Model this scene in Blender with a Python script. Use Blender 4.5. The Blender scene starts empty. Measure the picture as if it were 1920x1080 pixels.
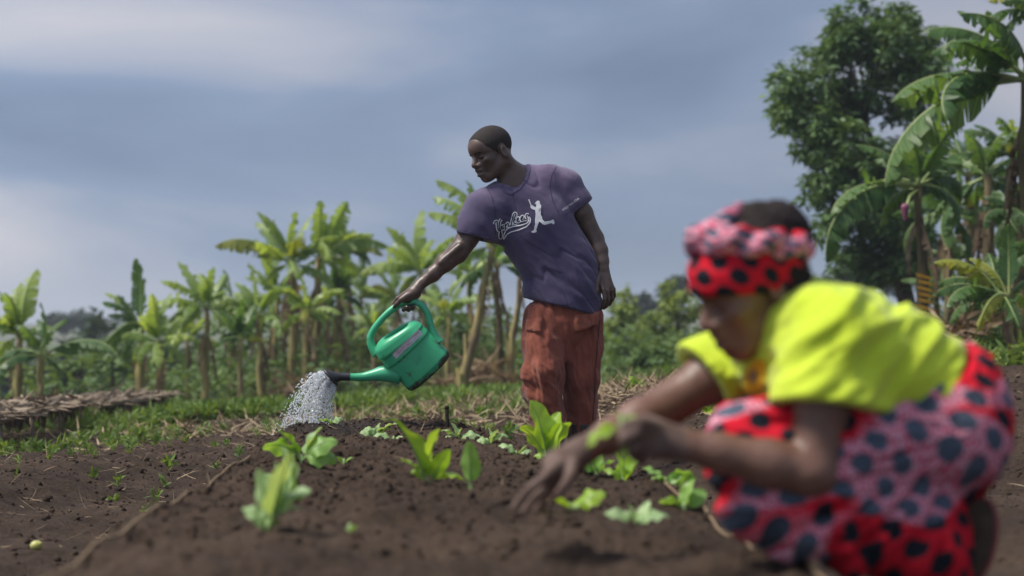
import bpy, bmesh, math, random
import numpy as np
from mathutils import Vector, Matrix
from mathutils.bvhtree import BVHTree
from mathutils import geometry as mgeo

# ---------------------------------------------------------------- camera, sky, sun, exposure
scn = bpy.context.scene
COL = scn.collection
FPX = 1920 * 50 / 36.0                       # focal length in photo pixels (50 mm on 36 mm)
CAMZ = 0.69
HORIZON = 640.0
TILT = math.atan((HORIZON - 540) / FPX)
cam = bpy.data.cameras.new('camera'); camo = bpy.data.objects.new('camera', cam); COL.objects.link(camo)
cam.lens = 50; cam.sensor_width = 36; cam.clip_start = 0.05; cam.clip_end = 3000
camo.location = (0, 0, CAMZ); camo.rotation_euler = (math.pi / 2 + TILT, 0, 0)
cam.dof.use_dof = True; cam.dof.focus_distance = 6.6; cam.dof.aperture_fstop = 1.9
scn.camera = camo

SUN_AZ = math.radians(-100)                   # measured from +Y towards +X: from the left
SUN_EL = math.radians(57)
world = bpy.data.worlds.new('World'); scn.world = world; world.use_nodes = True
wn = world.node_tree.nodes; wl = world.node_tree.links
for n in list(wn): wn.remove(n)
def W(t, **kw):
    n = wn.new(t)
    for k, v in kw.items(): setattr(n, k, v)
    return n
wo = W('ShaderNodeOutputWorld'); bg = W('ShaderNodeBackground'); wl.new(bg.outputs[0], wo.inputs[0])
sky = W('ShaderNodeTexSky', sky_type='NISHITA', sun_disc=False, sun_elevation=SUN_EL, sun_rotation=SUN_AZ, altitude=1200.0, dust_density=2.0)
skys = W('ShaderNodeVectorMath', operation='SCALE'); skys.inputs['Scale'].default_value = 0.075
wl.new(sky.outputs[0], skys.inputs[0])
tc = W('ShaderNodeTexCoord')
mp = W('ShaderNodeMapping'); mp.inputs['Scale'].default_value = (2.4, 2.4, 7.5); mp.inputs['Rotation'].default_value = (0.0, 0.12, 0.5); mp.inputs['Location'].default_value = (0.414, 4.391, -1.188)
wl.new(tc.outputs['Generated'], mp.inputs[0])
n1 = W('ShaderNodeTexNoise'); n1.inputs['Scale'].default_value = 1.15; n1.inputs['Detail'].default_value = 5; n1.inputs['Roughness'].default_value = 0.47; n1.inputs['Distortion'].default_value = 0.35
wl.new(mp.outputs[0], n1.inputs['Vector'])
cr = W('ShaderNodeValToRGB')
e = cr.color_ramp.elements
e[0].position = 0.28; e[0].color = (0.150, 0.205, 0.320, 1)
e[1].position = 0.80; e[1].color = (0.66, 0.63, 0.65, 1)
x = e.new(0.47); x.color = (0.235, 0.305, 0.445, 1)
x = e.new(0.58); x.color = (0.385, 0.42, 0.52, 1)
wl.new(n1.outputs['Fac'], cr.inputs[0])
# the cloud deck is thinner, so brighter, towards the sun's side of the sky
sd = W('ShaderNodeVectorMath', operation='DOT_PRODUCT')
sd.inputs[1].default_value = (math.sin(SUN_AZ) * math.cos(SUN_EL), math.cos(SUN_AZ) * math.cos(SUN_EL), math.sin(SUN_EL))
wl.new(tc.outputs['Generated'], sd.inputs[0])
mr = W('ShaderNodeMapRange'); mr.inputs['From Min'].default_value = -0.1; mr.inputs['From Max'].default_value = 1.0; mr.inputs['To Min'].default_value = 0.76; mr.inputs['To Max'].default_value = 1.5
wl.new(sd.outputs['Value'], mr.inputs['Value'])
cs = W('ShaderNodeVectorMath', operation='SCALE'); wl.new(cr.outputs[0], cs.inputs[0]); wl.new(mr.outputs[0], cs.inputs['Scale'])
mx = W('ShaderNodeMixRGB'); mx.inputs[0].default_value = 0.90
wl.new(skys.outputs[0], mx.inputs[1]); wl.new(cs.outputs[0], mx.inputs[2]); wl.new(mx.outputs[0], bg.inputs[0])
bg.inputs[1].default_value = 0.80

sun = bpy.data.lights.new('sun', 'SUN'); sun.energy = 3.4; sun.angle = math.radians(16); sun.color = (1.0, 0.95, 0.87)
suno = bpy.data.objects.new('sun', sun); COL.objects.link(suno)
suno.rotation_euler = (math.pi / 2 - SUN_EL, 0, -SUN_AZ + math.pi)
suno.location = (-6, 3, 12)
vs = scn.view_settings; vs.view_transform = 'Standard'; vs.look = 'None'; vs.gamma = 1; vs.use_curve_mapping = False; vs.exposure = 0.58
scn.cycles.use_denoising = True
scn.cycles.max_bounces = 6; scn.cycles.diffuse_bounces = 3; scn.cycles.glossy_bounces = 2; scn.cycles.transmission_bounces = 4; scn.cycles.transparent_max_bounces = 6
scn.cycles.volume_bounces = 0
random.seed(7); RNG = np.random.default_rng(7)

def at(px, py, Y):
    """photo pixel + distance along the ground -> world point"""
    a = (px - 960) / FPX; b = (540 - py) / FPX
    c, s = math.cos(TILT), math.sin(TILT)
    dx, dy, dz = a, c - b * s, s + b * c
    k = Y / dy
    return Vector((dx * k, Y, CAMZ + dz * k))

# ---------------------------------------------------------------- helpers
def tag(o, label=None, cat=None, group=None, kind=None):
    if label: o['label'] = label
    if cat: o['category'] = cat
    if group: o['group'] = group
    if kind: o['kind'] = kind
    return o
def empty(name, loc, label=None, cat=None, group=None):
    o = bpy.data.objects.new(name, None); COL.objects.link(o); o.location = loc; o.empty_display_size = 0.1
    return tag(o, label, cat, group)
def link(name, me, parent=None, m=None):
    o = bpy.data.objects.new(name, me); COL.objects.link(o)
    if m is not None and not me.materials: me.materials.append(m)
    if parent is not None:
        o.parent = parent
        bpy_pw[o] = 1
        o.matrix_parent_inverse = world_of(parent).inverted()
    return o
bpy_pw = {}
def world_of(o):
    m = Matrix.LocRotScale(o.location, o.rotation_euler, o.scale)
    if o.parent is not None: m = world_of(o.parent) @ o.matrix_parent_inverse @ m
    return m
def mesh(name, V, Fq, smooth=True):
    """V (n,3); Fq list/array of faces (all the same length, or a python list)"""
    me = bpy.data.meshes.new(name)
    V = np.asarray(V, dtype=np.float32)
    if isinstance(Fq, np.ndarray):
        nf, k = Fq.shape
        me.vertices.add(len(V)); me.vertices.foreach_set('co', V.ravel())
        me.loops.add(nf * k); me.loops.foreach_set('vertex_index', Fq.astype(np.int32).ravel())
        me.polygons.add(nf); me.polygons.foreach_set('loop_start', np.arange(0, nf * k, k, dtype=np.int32))
        me.update(calc_edges=True); me.validate()
    else:
        me.from_pydata([tuple(v) for v in V], [], [tuple(f) for f in Fq]); me.update()
    if smooth: me.polygons.foreach_set('use_smooth', np.ones(len(me.polygons), dtype=bool))
    return me

# ---- noise
_P = np.random.default_rng(3).permutation(256).astype(np.int32); _P = np.concatenate([_P, _P, _P])
_G = np.random.default_rng(5).normal(size=(256, 3)); _G /= np.linalg.norm(_G, axis=1)[:, None]; _G = _G.astype(np.float32)
def pn3(p):
    p = np.asarray(p, dtype=np.float32); i = np.floor(p).astype(np.int32); f = p - i; i &= 255
    u = f * f * f * (f * (f * 6 - 15) + 10)
    out = 0
    for dx in (0, 1):
        wx = u[:, 0] if dx else 1 - u[:, 0]
        for dy in (0, 1):
            wy = u[:, 1] if dy else 1 - u[:, 1]
            for dz in (0, 1):
                wz = u[:, 2] if dz else 1 - u[:, 2]
                h = _P[_P[_P[(i[:, 0] + dx) & 255] + ((i[:, 1] + dy) & 255)] + ((i[:, 2] + dz) & 255)]
                g = _G[h]
                out = out + wx * wy * wz * (g[:, 0] * (f[:, 0] - dx) + g[:, 1] * (f[:, 1] - dy) + g[:, 2] * (f[:, 2] - dz))
    return out * 1.6
def fbm(p, oct=4, gain=0.5):
    s = 0; a = 1.0; p = np.asarray(p, dtype=np.float32)
    for o in range(oct):
        s = s + a * pn3(p * (2.03 ** o) + 17.3 * o); a *= gain
    return s

# ---- signed distance field bodies -> one continuous surface
class Field:
    def __init__(s, lo, hi, h):
        lo, hi = np.minimum(lo, hi), np.maximum(lo, hi)
        s.h = h; s.lo = np.array(lo, dtype=np.float32)
        n = np.ceil((np.array(hi) - np.array(lo)) / h).astype(int) + 1
        s.ax = [s.lo[i] + h * np.arange(n[i], dtype=np.float32) for i in range(3)]
        s.d = np.full(n, 1.0, dtype=np.float32)
    def sub(s, lo, hi):
        sl = []
        for i in range(3):
            a = int(np.clip(math.floor((lo[i] - s.lo[i]) / s.h), 0, s.d.shape[i])); b = int(np.clip(math.ceil((hi[i] - s.lo[i]) / s.h) + 1, 0, s.d.shape[i]))
            sl.append(slice(a, max(a, b)))
        X = s.ax[0][sl[0]][:, None, None]; Y = s.ax[1][sl[1]][None, :, None]; Z = s.ax[2][sl[2]][None, None, :]
        return tuple(sl), X, Y, Z
    def put(s, lo, hi, fn, k=0.0, mode='add'):
        m = k + 3 * s.h
        sl, X, Y, Z = s.sub(np.array(lo) - m, np.array(hi) + m)
        b = fn(X, Y, Z)
        if b.size == 0: return
        a = s.d[sl]
        if mode == 'add':
            if k > 0:
                h = np.maximum(k - np.abs(a - b), 0) / k; r = np.minimum(a, b) - h * h * k * 0.25
            else: r = np.minimum(a, b)
        elif mode == 'cut':
            b = -b
            if k > 0:
                h = np.maximum(k - np.abs(a - b), 0) / k; r = np.maximum(a, b) + h * h * k * 0.25
            else: r = np.maximum(a, b)
        s.d[sl] = r
    def cap(s, a, b, ra, rb=None, k=0.02, flat=None, mode='add'):
        """tapered capsule; flat=(direction, squash) makes its section oval"""
        rb = ra if rb is None else rb
        a = np.array(a, dtype=np.float32); b = np.array(b, dtype=np.float32); ab = b - a; L2 = max(float(ab @ ab), 1e-9)
        R = max(ra, rb) * (1.0 if flat is None else max(1.0, 1.0 / flat[1]))
        if flat is not None:
            n = np.array(flat[0], dtype=np.float32); n /= np.linalg.norm(n); sq = flat[1]
        def fn(X, Y, Z):
            px, py, pz = X - a[0], Y - a[1], Z - a[2]
            t = np.clip((px * ab[0] + py * ab[1] + pz * ab[2]) / L2, 0, 1)
            qx, qy, qz = px - t * ab[0], py - t * ab[1], pz - t * ab[2]
            d2 = qx * qx + qy * qy + qz * qz
            if flat is not None:
                dn = qx * n[0] + qy * n[1] + qz * n[2]; d2 = d2 + dn * dn * (sq * sq - 1)
            return np.sqrt(np.maximum(d2, 0)) - (ra + (rb - ra) * t)
        s.put(np.minimum(a, b) - R, np.maximum(a, b) + R, fn, k, mode)
    def ell(s, c, r, R=None, k=0.02, mode='add'):
        """ellipsoid, radii r along the rows of R"""
        c = np.array(c, dtype=np.float32); r = np.array(r, dtype=np.float32)
        R = np.eye(3, dtype=np.float32) if R is None else np.array(R, dtype=np.float32)
        def fn(X, Y, Z):
            p = [X - c[0], Y - c[1], Z - c[2]]
            k0 = 0; k1 = 0
            for i in range(3):
                q = p[0] * R[i, 0] + p[1] * R[i, 1] + p[2] * R[i, 2]
                k0 = k0 + (q / r[i]) ** 2; k1 = k1 + (q / r[i] ** 2) ** 2
            k0 = np.sqrt(k0); k1 = np.sqrt(k1) + 1e-9
            return k0 * (k0 - 1) / k1
        m = float(r.max()); s.put(c - m, c + m, fn, k, mode)
    def plane(s, p, n, lo=None, hi=None, k=0.0):
        """remove everything on the +n side of the plane (inside the box lo..hi)"""
        n = np.array(n, dtype=np.float32); n /= np.linalg.norm(n); p = np.array(p, dtype=np.float32)
        lo = s.lo if lo is None else lo
        hi = [s.ax[i][-1] for i in range(3)] if hi is None else hi
        s.put(lo, hi, lambda X, Y, Z: -((X - p[0]) * n[0] + (Y - p[1]) * n[1] + (Z - p[2]) * n[2]), k, 'cut')
    def chain(s, pts, k=0.02, flat=None, mode='add'):
        for (p, r), (q, t) in zip(pts[:-1], pts[1:]): s.cap(p, q, r, t, k, flat, mode)
    def mesh(s, name, smooth_it=1, disp=None):
        d = s.d; ins = d < 0
        nx, ny, nz = d.shape
        act = np.zeros((nx - 1, ny - 1, nz - 1), dtype=np.int8)
        for i in (0, 1):
            for j in (0, 1):
                for k in (0, 1):
                    act += ins[i:nx - 1 + i, j:ny - 1 + j, k:nz - 1 + k]
        cells = np.argwhere((act > 0) & (act < 8))
        idx = np.full(act.shape, -1, dtype=np.int32); idx[tuple(cells.T)] = np.arange(len(cells))
        acc = np.zeros((len(cells), 3), dtype=np.float32); cnt = np.zeros(len(cells), dtype=np.float32)
        corner = [(i, j, k) for i in (0, 1) for j in (0, 1) for k in (0, 1)]
        val = {c: d[cells[:, 0] + c[0], cells[:, 1] + c[1], cells[:, 2] + c[2]] for c in corner}
        for c in corner:
            for axx in range(3):
                if c[axx]: continue
                e = list(c); e[axx] = 1; e = tuple(e)
                a, b = val[c], val[e]; m = (a < 0) != (b < 0)
                t = np.where(m, a / np.where(m, a - b, 1), 0)
                p = np.array(c, dtype=np.float32)[None, :].repeat(len(cells), 0); p[:, axx] += t
                acc[m] += p[m]; cnt[m] += 1
        V = s.lo + s.h * (cells + acc / cnt[:, None])
        F = []
        for axx in range(3):
            o = [a for a in range(3) if a != axx]
            A = [slice(1, -1)] * 3; B = [slice(1, -1)] * 3
            A[axx] = slice(0, -1); B[axx] = slice(1, None)
            ia, ib = ins[tuple(A)], ins[tuple(B)]
            e = np.argwhere(ia != ib)
            if len(e) == 0: continue
            off = np.ones(3, dtype=int); off[axx] = 0
            g = e + off; flip = ia[tuple(e.T)]
            q = []
            for da, db in ((-1, -1), (0, -1), (0, 0), (-1, 0)):
                c = g.copy(); c[:, o[0]] += da; c[:, o[1]] += db; q.append(idx[tuple(c.T)])
            q = np.stack(q, 1)
            if axx == 1: flip = ~flip
            q[~flip] = q[~flip][:, ::-1]
            F.append(q)
        F = np.concatenate(F)
        F = F[(F >= 0).all(1)]
        for _ in range(smooth_it):
            S = np.zeros_like(V); C = np.zeros(len(V), dtype=np.float32)
            for a, b in ((0, 1), (1, 2), (2, 3), (3, 0)):
                np.add.at(S, F[:, a], V[F[:, b]]); np.add.at(C, F[:, a], 1)
                np.add.at(S, F[:, b], V[F[:, a]]); np.add.at(C, F[:, b], 1)
            V = V * 0.4 + 0.6 * S / np.maximum(C, 1)[:, None]
        if disp is not None:
            fn = np.cross(V[F[:, 2]] - V[F[:, 0]], V[F[:, 3]] - V[F[:, 1]])
            N = np.zeros_like(V)
            for a in range(4): np.add.at(N, F[:, a], fn)
            N /= np.linalg.norm(N, axis=1)[:, None] + 1e-12
            V = V + N * disp(V, N)[:, None]
        return mesh(name, V, F), V, F

def bvh_of(V, F): return BVHTree.FromPolygons([tuple(v) for v in V], [tuple(f) for f in F])
def shoot(bvh, px, py, off=0.0015):
    """photo pixel -> the point where its line of sight meets a surface, lifted by off"""
    d = (at(px, py, 5.0) - camo.location).normalized()
    h, n, i, t = bvh.ray_cast(camo.location, d)
    if h is None: return None
    if n.dot(d) > 0: n = -n
    return h + n * off, n
def ribbon(name, lines, width, bvh, m, parent, off=0.0015, step=1.2, close=False):
    """flat print: strokes given in photo pixels, laid on a surface"""
    V, F = [], []
    for L in lines:
        P = [Vector(p) for p in L]
        if close: P.append(P[0])
        Q = []
        for a, b in zip(P[:-1], P[1:]):
            n = max(1, int((b - a).length / step))
            Q += [a.lerp(b, i / n) for i in range(n)]
        Q.append(P[-1])
        for it in range(2):
            Q = [Q[0]] + [(Q[i - 1] + Q[i] * 2 + Q[i + 1]) / 4 for i in range(1, len(Q) - 1)] + [Q[-1]]
        row = []
        for i, q in enumerate(Q):
            t = (Q[min(i + 1, len(Q) - 1)] - Q[max(i - 1, 0)])
            t = t.normalized() if t.length > 1e-6 else Vector((1, 0))
            nn = Vector((-t.y, t.x)) * width / 2
            a, b = shoot(bvh, q.x - nn.x, q.y - nn.y, off), shoot(bvh, q.x + nn.x, q.y + nn.y, off)
            row.append((a[0], b[0]) if a and b else None)
        for r0, r1 in zip(row[:-1], row[1:]):
            if r0 and r1:
                k = len(V); V += [r0[0], r0[1], r1[1], r1[0]]; F.append((k, k + 1, k + 2, k + 3))
    return link(name, mesh(name, np.array([tuple(v) for v in V]), F, False), parent, m)
def polyprint(name, pts2, faces, bvh, m, parent, off=0.0015):
    V = []; ok = []
    for p in pts2:
        h = shoot(bvh, p[0], p[1], off); ok.append(h is not None); V.append(tuple(h[0]) if h else (0, 0, 0))
    F = [f for f in faces if all(ok[i] for i in f)]
    return link(name, mesh(name, np.array(V), F, False), parent, m)
def fill_poly(poly, step=3.0):
    """triangulate a 2-D outline with inner points"""
    P = [Vector(p) for p in poly]; n = len(P)
    xs = [p.x for p in P]; ys = [p.y for p in P]
    extra = []
    def inside(q):
        c = False
        for i in range(n):
            a, b = P[i], P[i - 1]
            if (a.y > q.y) != (b.y > q.y) and q.x < (b.x - a.x) * (q.y - a.y) / (b.y - a.y) + a.x: c = not c
        return c
    x = min(xs) + step / 2
    while x < max(xs):
        y = min(ys) + step / 2
        while y < max(ys):
            if inside(Vector((x, y))): extra.append(Vector((x, y)))
            y += step
        x += step
    r = mgeo.delaunay_2d_cdt(P + extra, [], [list(range(n))], 1, 1e-5)
    return [tuple(v) for v in r[0]], [tuple(f) for f in r[2]]
def text_mesh(s, size):
    cu = bpy.data.curves.new('t', 'FONT'); cu.body = s; cu.size = size; cu.resolution_u = 2
    o = bpy.data.objects.new('t', cu); COL.objects.link(o)
    dg = bpy.context.evaluated_depsgraph_get(); me = bpy.data.meshes.new_from_object(o.evaluated_get(dg))
    V = [(v.co.x, v.co.y) for v in me.vertices]; F = [tuple(p.vertices) for p in me.polygons]
    bpy.data.objects.remove(o); bpy.data.curves.remove(cu); bpy.data.meshes.remove(me)
    return V, F

def tube(pts, rad, n=8, cap=True, flat=1.0):
    """V, F of a tube along points; rad is a number or a list"""
    P = [Vector(p) for p in pts]; V = []; F = []
    up = Vector((0, 0, 1)); prev = None
    for i, p in enumerate(P):
        t = (P[min(i + 1, len(P) - 1)] - P[max(i - 1, 0)]).normalized()
        if prev is None:
            a = t.cross(up if abs(t.z) < 0.9 else Vector((1, 0, 0))).normalized()
        else:
            a = (prev - t * prev.dot(t)).normalized()
        prev = a; b = t.cross(a); r = rad[i] if isinstance(rad, (list, tuple)) else rad
        for j in range(n):
            an = 2 * math.pi * j / n; V.append(p + a * math.cos(an) * r + b * math.sin(an) * r * flat)
    for i in range(len(P) - 1):
        for j in range(n):
            F.append((i * n + j, i * n + (j + 1) % n, (i + 1) * n + (j + 1) % n, (i + 1) * n + j))
    if cap:
        F.append(tuple(range(n - 1, -1, -1))); F.append(tuple(range((len(P) - 1) * n, len(P) * n)))
    return [tuple(v) for v in V], F
class MB:
    def __init__(s): s.V = []; s.F = []
    def add(s, V, F):
        k = len(s.V); s.V += [tuple(v) for v in V]; s.F += [tuple(i + k for i in f) for f in F]; return s
    def tube(s, *a, **k): return s.add(*tube(*a, **k))
    def build(s, name, m, parent=None, smooth=True): return link(name, mesh(name, np.array(s.V), s.F, smooth), parent, m)

# ---- materials
def srgb(r, g, b):
    f = lambda c: (c / 255 / 12.92) if c <= 10 else ((c / 255 + 0.055) / 1.055) ** 2.4
    return (f(r), f(g), f(b))
def mat(name, c, rough=0.7, spec=0.3, var=None, vscale=6.0, vdetail=4, bump=0.0, bscale=60.0, trans=0.0, sheen=0.0, tcoord='Object', ramp=(0.35, 0.65), objvar=0.0):
    """noise-mottled principled material; var = second colour, trans = light let through (leaves)"""
    m = bpy.data.materials.new(name); m.use_nodes = True
    N = m.node_tree.nodes; L = m.node_tree.links; P = N['Principled BSDF']
    P.inputs['Roughness'].default_value = rough; P.inputs['Specular IOR Level'].default_value = spec
    tc = N.new('ShaderNodeTexCoord'); src = None
    if var is not None:
        no = N.new('ShaderNodeTexNoise'); no.inputs['Scale'].default_value = vscale; no.inputs['Detail'].default_value = vdetail
        L.new(tc.outputs[tcoord], no.inputs['Vector'])
        r = N.new('ShaderNodeValToRGB'); r.color_ramp.elements[0].position = ramp[0]; r.color_ramp.elements[1].position = ramp[1]
        r.color_ramp.elements[0].color = (*c, 1); r.color_ramp.elements[1].color = (*var, 1)
        L.new(no.outputs['Fac'], r.inputs[0]); src = r.outputs[0]
    else:
        rg = N.new('ShaderNodeRGB'); rg.outputs[0].default_value = (*c, 1); src = rg.outputs[0]
    if objvar > 0:
        oi = N.new('ShaderNodeObjectInfo'); hs = N.new('ShaderNodeHueSaturation')
        mr = N.new('ShaderNodeMapRange'); mr.inputs['To Min'].default_value = 1 - objvar; mr.inputs['To Max'].default_value = 1 + objvar
        L.new(oi.outputs['Random'], mr.inputs['Value']); L.new(mr.outputs[0], hs.inputs['Value'])
        mh = N.new('ShaderNodeMapRange'); mh.inputs['To Min'].default_value = 0.5 + 0.06 * objvar; mh.inputs['To Max'].default_value = 0.5 - 0.06 * objvar
        L.new(oi.outputs['Random'], mh.inputs['Value']); L.new(mh.outputs[0], hs.inputs['Hue'])
        L.new(src, hs.inputs['Color']); src = hs.outputs[0]
    L.new(src, P.inputs['Base Color'])
    if sheen > 0:
        P.inputs['Sheen Weight'].default_value = sheen
    if bump > 0:
        nb = N.new('ShaderNodeTexNoise'); nb.inputs['Scale'].default_value = bscale; nb.inputs['Detail'].default_value = 3
        L.new(tc.outputs[tcoord], nb.inputs['Vector'])
        bp = N.new('ShaderNodeBump'); bp.inputs['Strength'].default_value = bump; bp.inputs['Distance'].default_value = 0.01
        L.new(nb.outputs['Fac'], bp.inputs['Height']); L.new(bp.outputs[0], P.inputs['Normal'])
    if trans > 0:
        out = N['Material Output']; tb = N.new('ShaderNodeBsdfTranslucent'); ms = N.new('ShaderNodeMixShader'); ms.inputs[0].default_value = trans
        g = N.new('ShaderNodeMixRGB'); g.blend_type = 'MULTIPLY'; g.inputs[0].default_value = 1; g.inputs[2].default_value = (1.5, 1.35, 0.55, 1)
        L.new(src, g.inputs[1]); L.new(g.outputs[0], tb.inputs['Color'])
        L.new(P.outputs[0], ms.inputs[1]); L.new(tb.outputs[0], ms.inputs[2]); L.new(ms.outputs[0], out.inputs['Surface'])
    m['src'] = 1
    return m
# ---------------------------------------------------------------- ground and garden bed
CTRL = np.array([
    # left furrow and left field
    (-1.15, 2.0, 0.02), (-1.35, 4.0, -0.01), (-1.6, 6.6, -0.02), (-1.55, 4.7, -0.01), (-3.0, 5.0, 0.02), (-2.3, 7.2, 0.05), (-3.6, 8.5, 0.0), (-3.75, 9.8, -0.06), (-4.0, 12.0, -0.10), (-4.1, 14.5, -0.14), (-3.2, 10.5, -0.04), (-1.6, 9.0, 0.04),
    (-6, 6, 0.0), (-5, 12, -0.14), (-2.0, 13, 0.0), (-9, 15, -0.30), (-4, 19, -0.25), (-1, 19, -0.08), (-8, 25, -0.55), (-4, 27, -0.50), (-1, 27, -0.45), (-14, 22, -0.6),
    # path, middle
    (0.2, 7.6, 0.0), (0.25, 6.7, 0.0), (0.0, 9.5, 0.03), (0.5, 12, 0.05), (0.3, 16, 0.02), (0.8, 20, 0.0), (1.0, 28, -0.4),
    # right furrow and right bank
    (0.85, 2.2, 0.20), (0.85, 2.8, 0.18), (0.80, 3.6, 0.10), (0.78, 4.6, 0.05), (0.75, 5.8, 0.03), (1.5, 4.0, 0.17), (1.3, 6.0, 0.17), (1.1, 7.6, 0.27), (1.9, 7.0, 0.33), (1.0, 10, 0.36), (0.95, 12, 0.33),
    (2.2, 9.5, 0.43), (3.5, 10, 0.47), (3.0, 6.0, 0.36), (2.2, 4.0, 0.25), (5.0, 9.0, 0.55), (5.0, 14, 0.62), (3.0, 14, 0.50), (8, 14, 0.8), (6, 20, 0.60), (2.5, 20, 0.25), (9, 24, 0.5), (3.0, 30, -0.2),
    (2, 45, -1.2), (-8, 45, -1.6), (-20, 45, -2.0), (14, 45, -0.4), (0, 90, -4), (-40, 90, -5), (40, 90, -3), (0, 160, -6), (-70, 160, -6), (70, 160, -5), (0, 0.5, 0.1), (-3, 0.5, 0.05), (3, 0.5, 0.25)], dtype=np.float32)
def _uv(x, y): return x / (np.abs(y) + 2.5) * 9.0, np.log(np.abs(y) + 2.5) * 7.0
_cu, _cv = _uv(CTRL[:, 0], CTRL[:, 1])
def ground0(x, y):
    x = np.asarray(x, dtype=np.float32); y = np.asarray(y, dtype=np.float32)
    u, v = _uv(x, y); num = np.zeros_like(u); den = np.zeros_like(u)
    for i in range(len(CTRL)):
        w = 1.0 / ((u - _cu[i]) ** 2 + (v - _cv[i]) ** 2 + 0.10) ** 2
        num += w * CTRL[i, 2]; den += w
    return num / den
def soil_noise(x, y, a=1.0):
    p = np.stack([x, y, 0 * x], 1)
    return a * (0.030 * fbm(p * 2.2, 3) + 0.012 * fbm(p * 9.0 + 5, 3) + 0.0085 * np.abs(fbm(p * 28 + 9, 2)))
def ground(x, y):
    x = np.atleast_1d(np.asarray(x, dtype=np.float32)); y = np.atleast_1d(np.asarray(y, dtype=np.float32))
    far = np.clip((y - 12) / 10, 0, 1)
    return ground0(x, y) + soil_noise(x, y) * (1 - 0.6 * far) + bank(x, y)
def bank(x, y):
    # the hoed step where the left field meets the furrow, and the ridges of the right plot
    s = x + 1.95 + 0.10 * (y - 6) * -1 + 0.18 * pn3(np.stack([y * 0.9, x * 0.2, 0 * x], 1))
    st = 0.07 / (1 + np.exp(np.clip(s / 0.09, -30, 30))) * np.clip((9 - y) / 3, 0, 1) * np.clip((y - 2.5) / 2, 0, 1)
    rd = 0.035 * np.sin((x * 1.0 + 0.25 * y) * 5.2 + 1.0) * np.clip((x - 1.0) / 0.8, 0, 1) * np.clip((14 - y) / 4, 0, 1)
    return st + rd
BED_TOP = 0.275
def bed_l(y): return -0.76 - 0.050 * y
def bed_r(y): return np.interp(y, [1.0, 2.7, 3.7, 4.3, 4.9, 5.6, 6.3, 6.9, 7.4], [0.57, 0.56, 0.52, 0.40, 0.20, 0.03, -0.10, -0.22, -0.4])
def bedmask(x, y):
    w = 0.10
    wob = 0.05 * pn3(np.stack([y * 1.7, 0 * y + 3, 0 * y], 1)); wob2 = 0.05 * pn3(np.stack([y * 1.9, 0 * y + 9, 0 * y], 1)); wob3 = 0.10 * pn3(np.stack([x * 2.0, 0 * y + 15, 0 * y], 1))
    a = np.clip((x - (bed_l(y) + wob * 0.5) + w) / (1.9 * w), 0, 1); b = np.clip(((bed_r(y) + wob2 * 0.4) - x + w) / (1.6 * w), 0, 1); c = np.clip((6.95 + wob3 - 0.12 * x - y + w) / (2 * w), 0, 1)
    m = np.minimum(np.minimum(a, b), c)
    return m * m * (3 - 2 * m)
def bed_height(x, y):
    x = np.atleast_1d(np.asarray(x, dtype=np.float32)); y = np.atleast_1d(np.asarray(y, dtype=np.float32))
    m = bedmask(x, y); p = np.stack([x, y, 0 * x], 1)
    xc = (x - (bed_l(y) + bed_r(y)) / 2) / 0.75
    dome = 0.022 * (1 - xc ** 2) - 0.012 + 0.025 * np.exp(-((y - 5.9) / 0.8) ** 2) * np.exp(-((x + 0.05) / 0.5) ** 2)
    rough = 0.036 * fbm(p * 2.6 + 3, 3) + 0.016 * fbm(p * 8 + 7, 3) + 0.013 * np.abs(fbm(p * 24, 3)) + 0.006 * np.abs(fbm(p * 60 + 3, 2))
    g = ground0(x, y)
    return (g - 0.05) + m * (BED_TOP + dome - g + 0.05) + rough * (0.35 + 0.65 * m)

def grid_mesh(name, xs, ys, hf):
    X, Y = np.meshgrid(xs, ys); x = X.ravel(); y = Y.ravel()
    z = hf(x, y); n, k = len(xs), len(ys)
    i = np.arange(n * k).reshape(k, n)
    F = np.stack([i[:-1, :-1].ravel(), i[:-1, 1:].ravel(), i[1:, 1:].ravel(), i[1:, :-1].ravel()], 1)
    return mesh(name, np.stack([x, y, z], 1), F)

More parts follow.
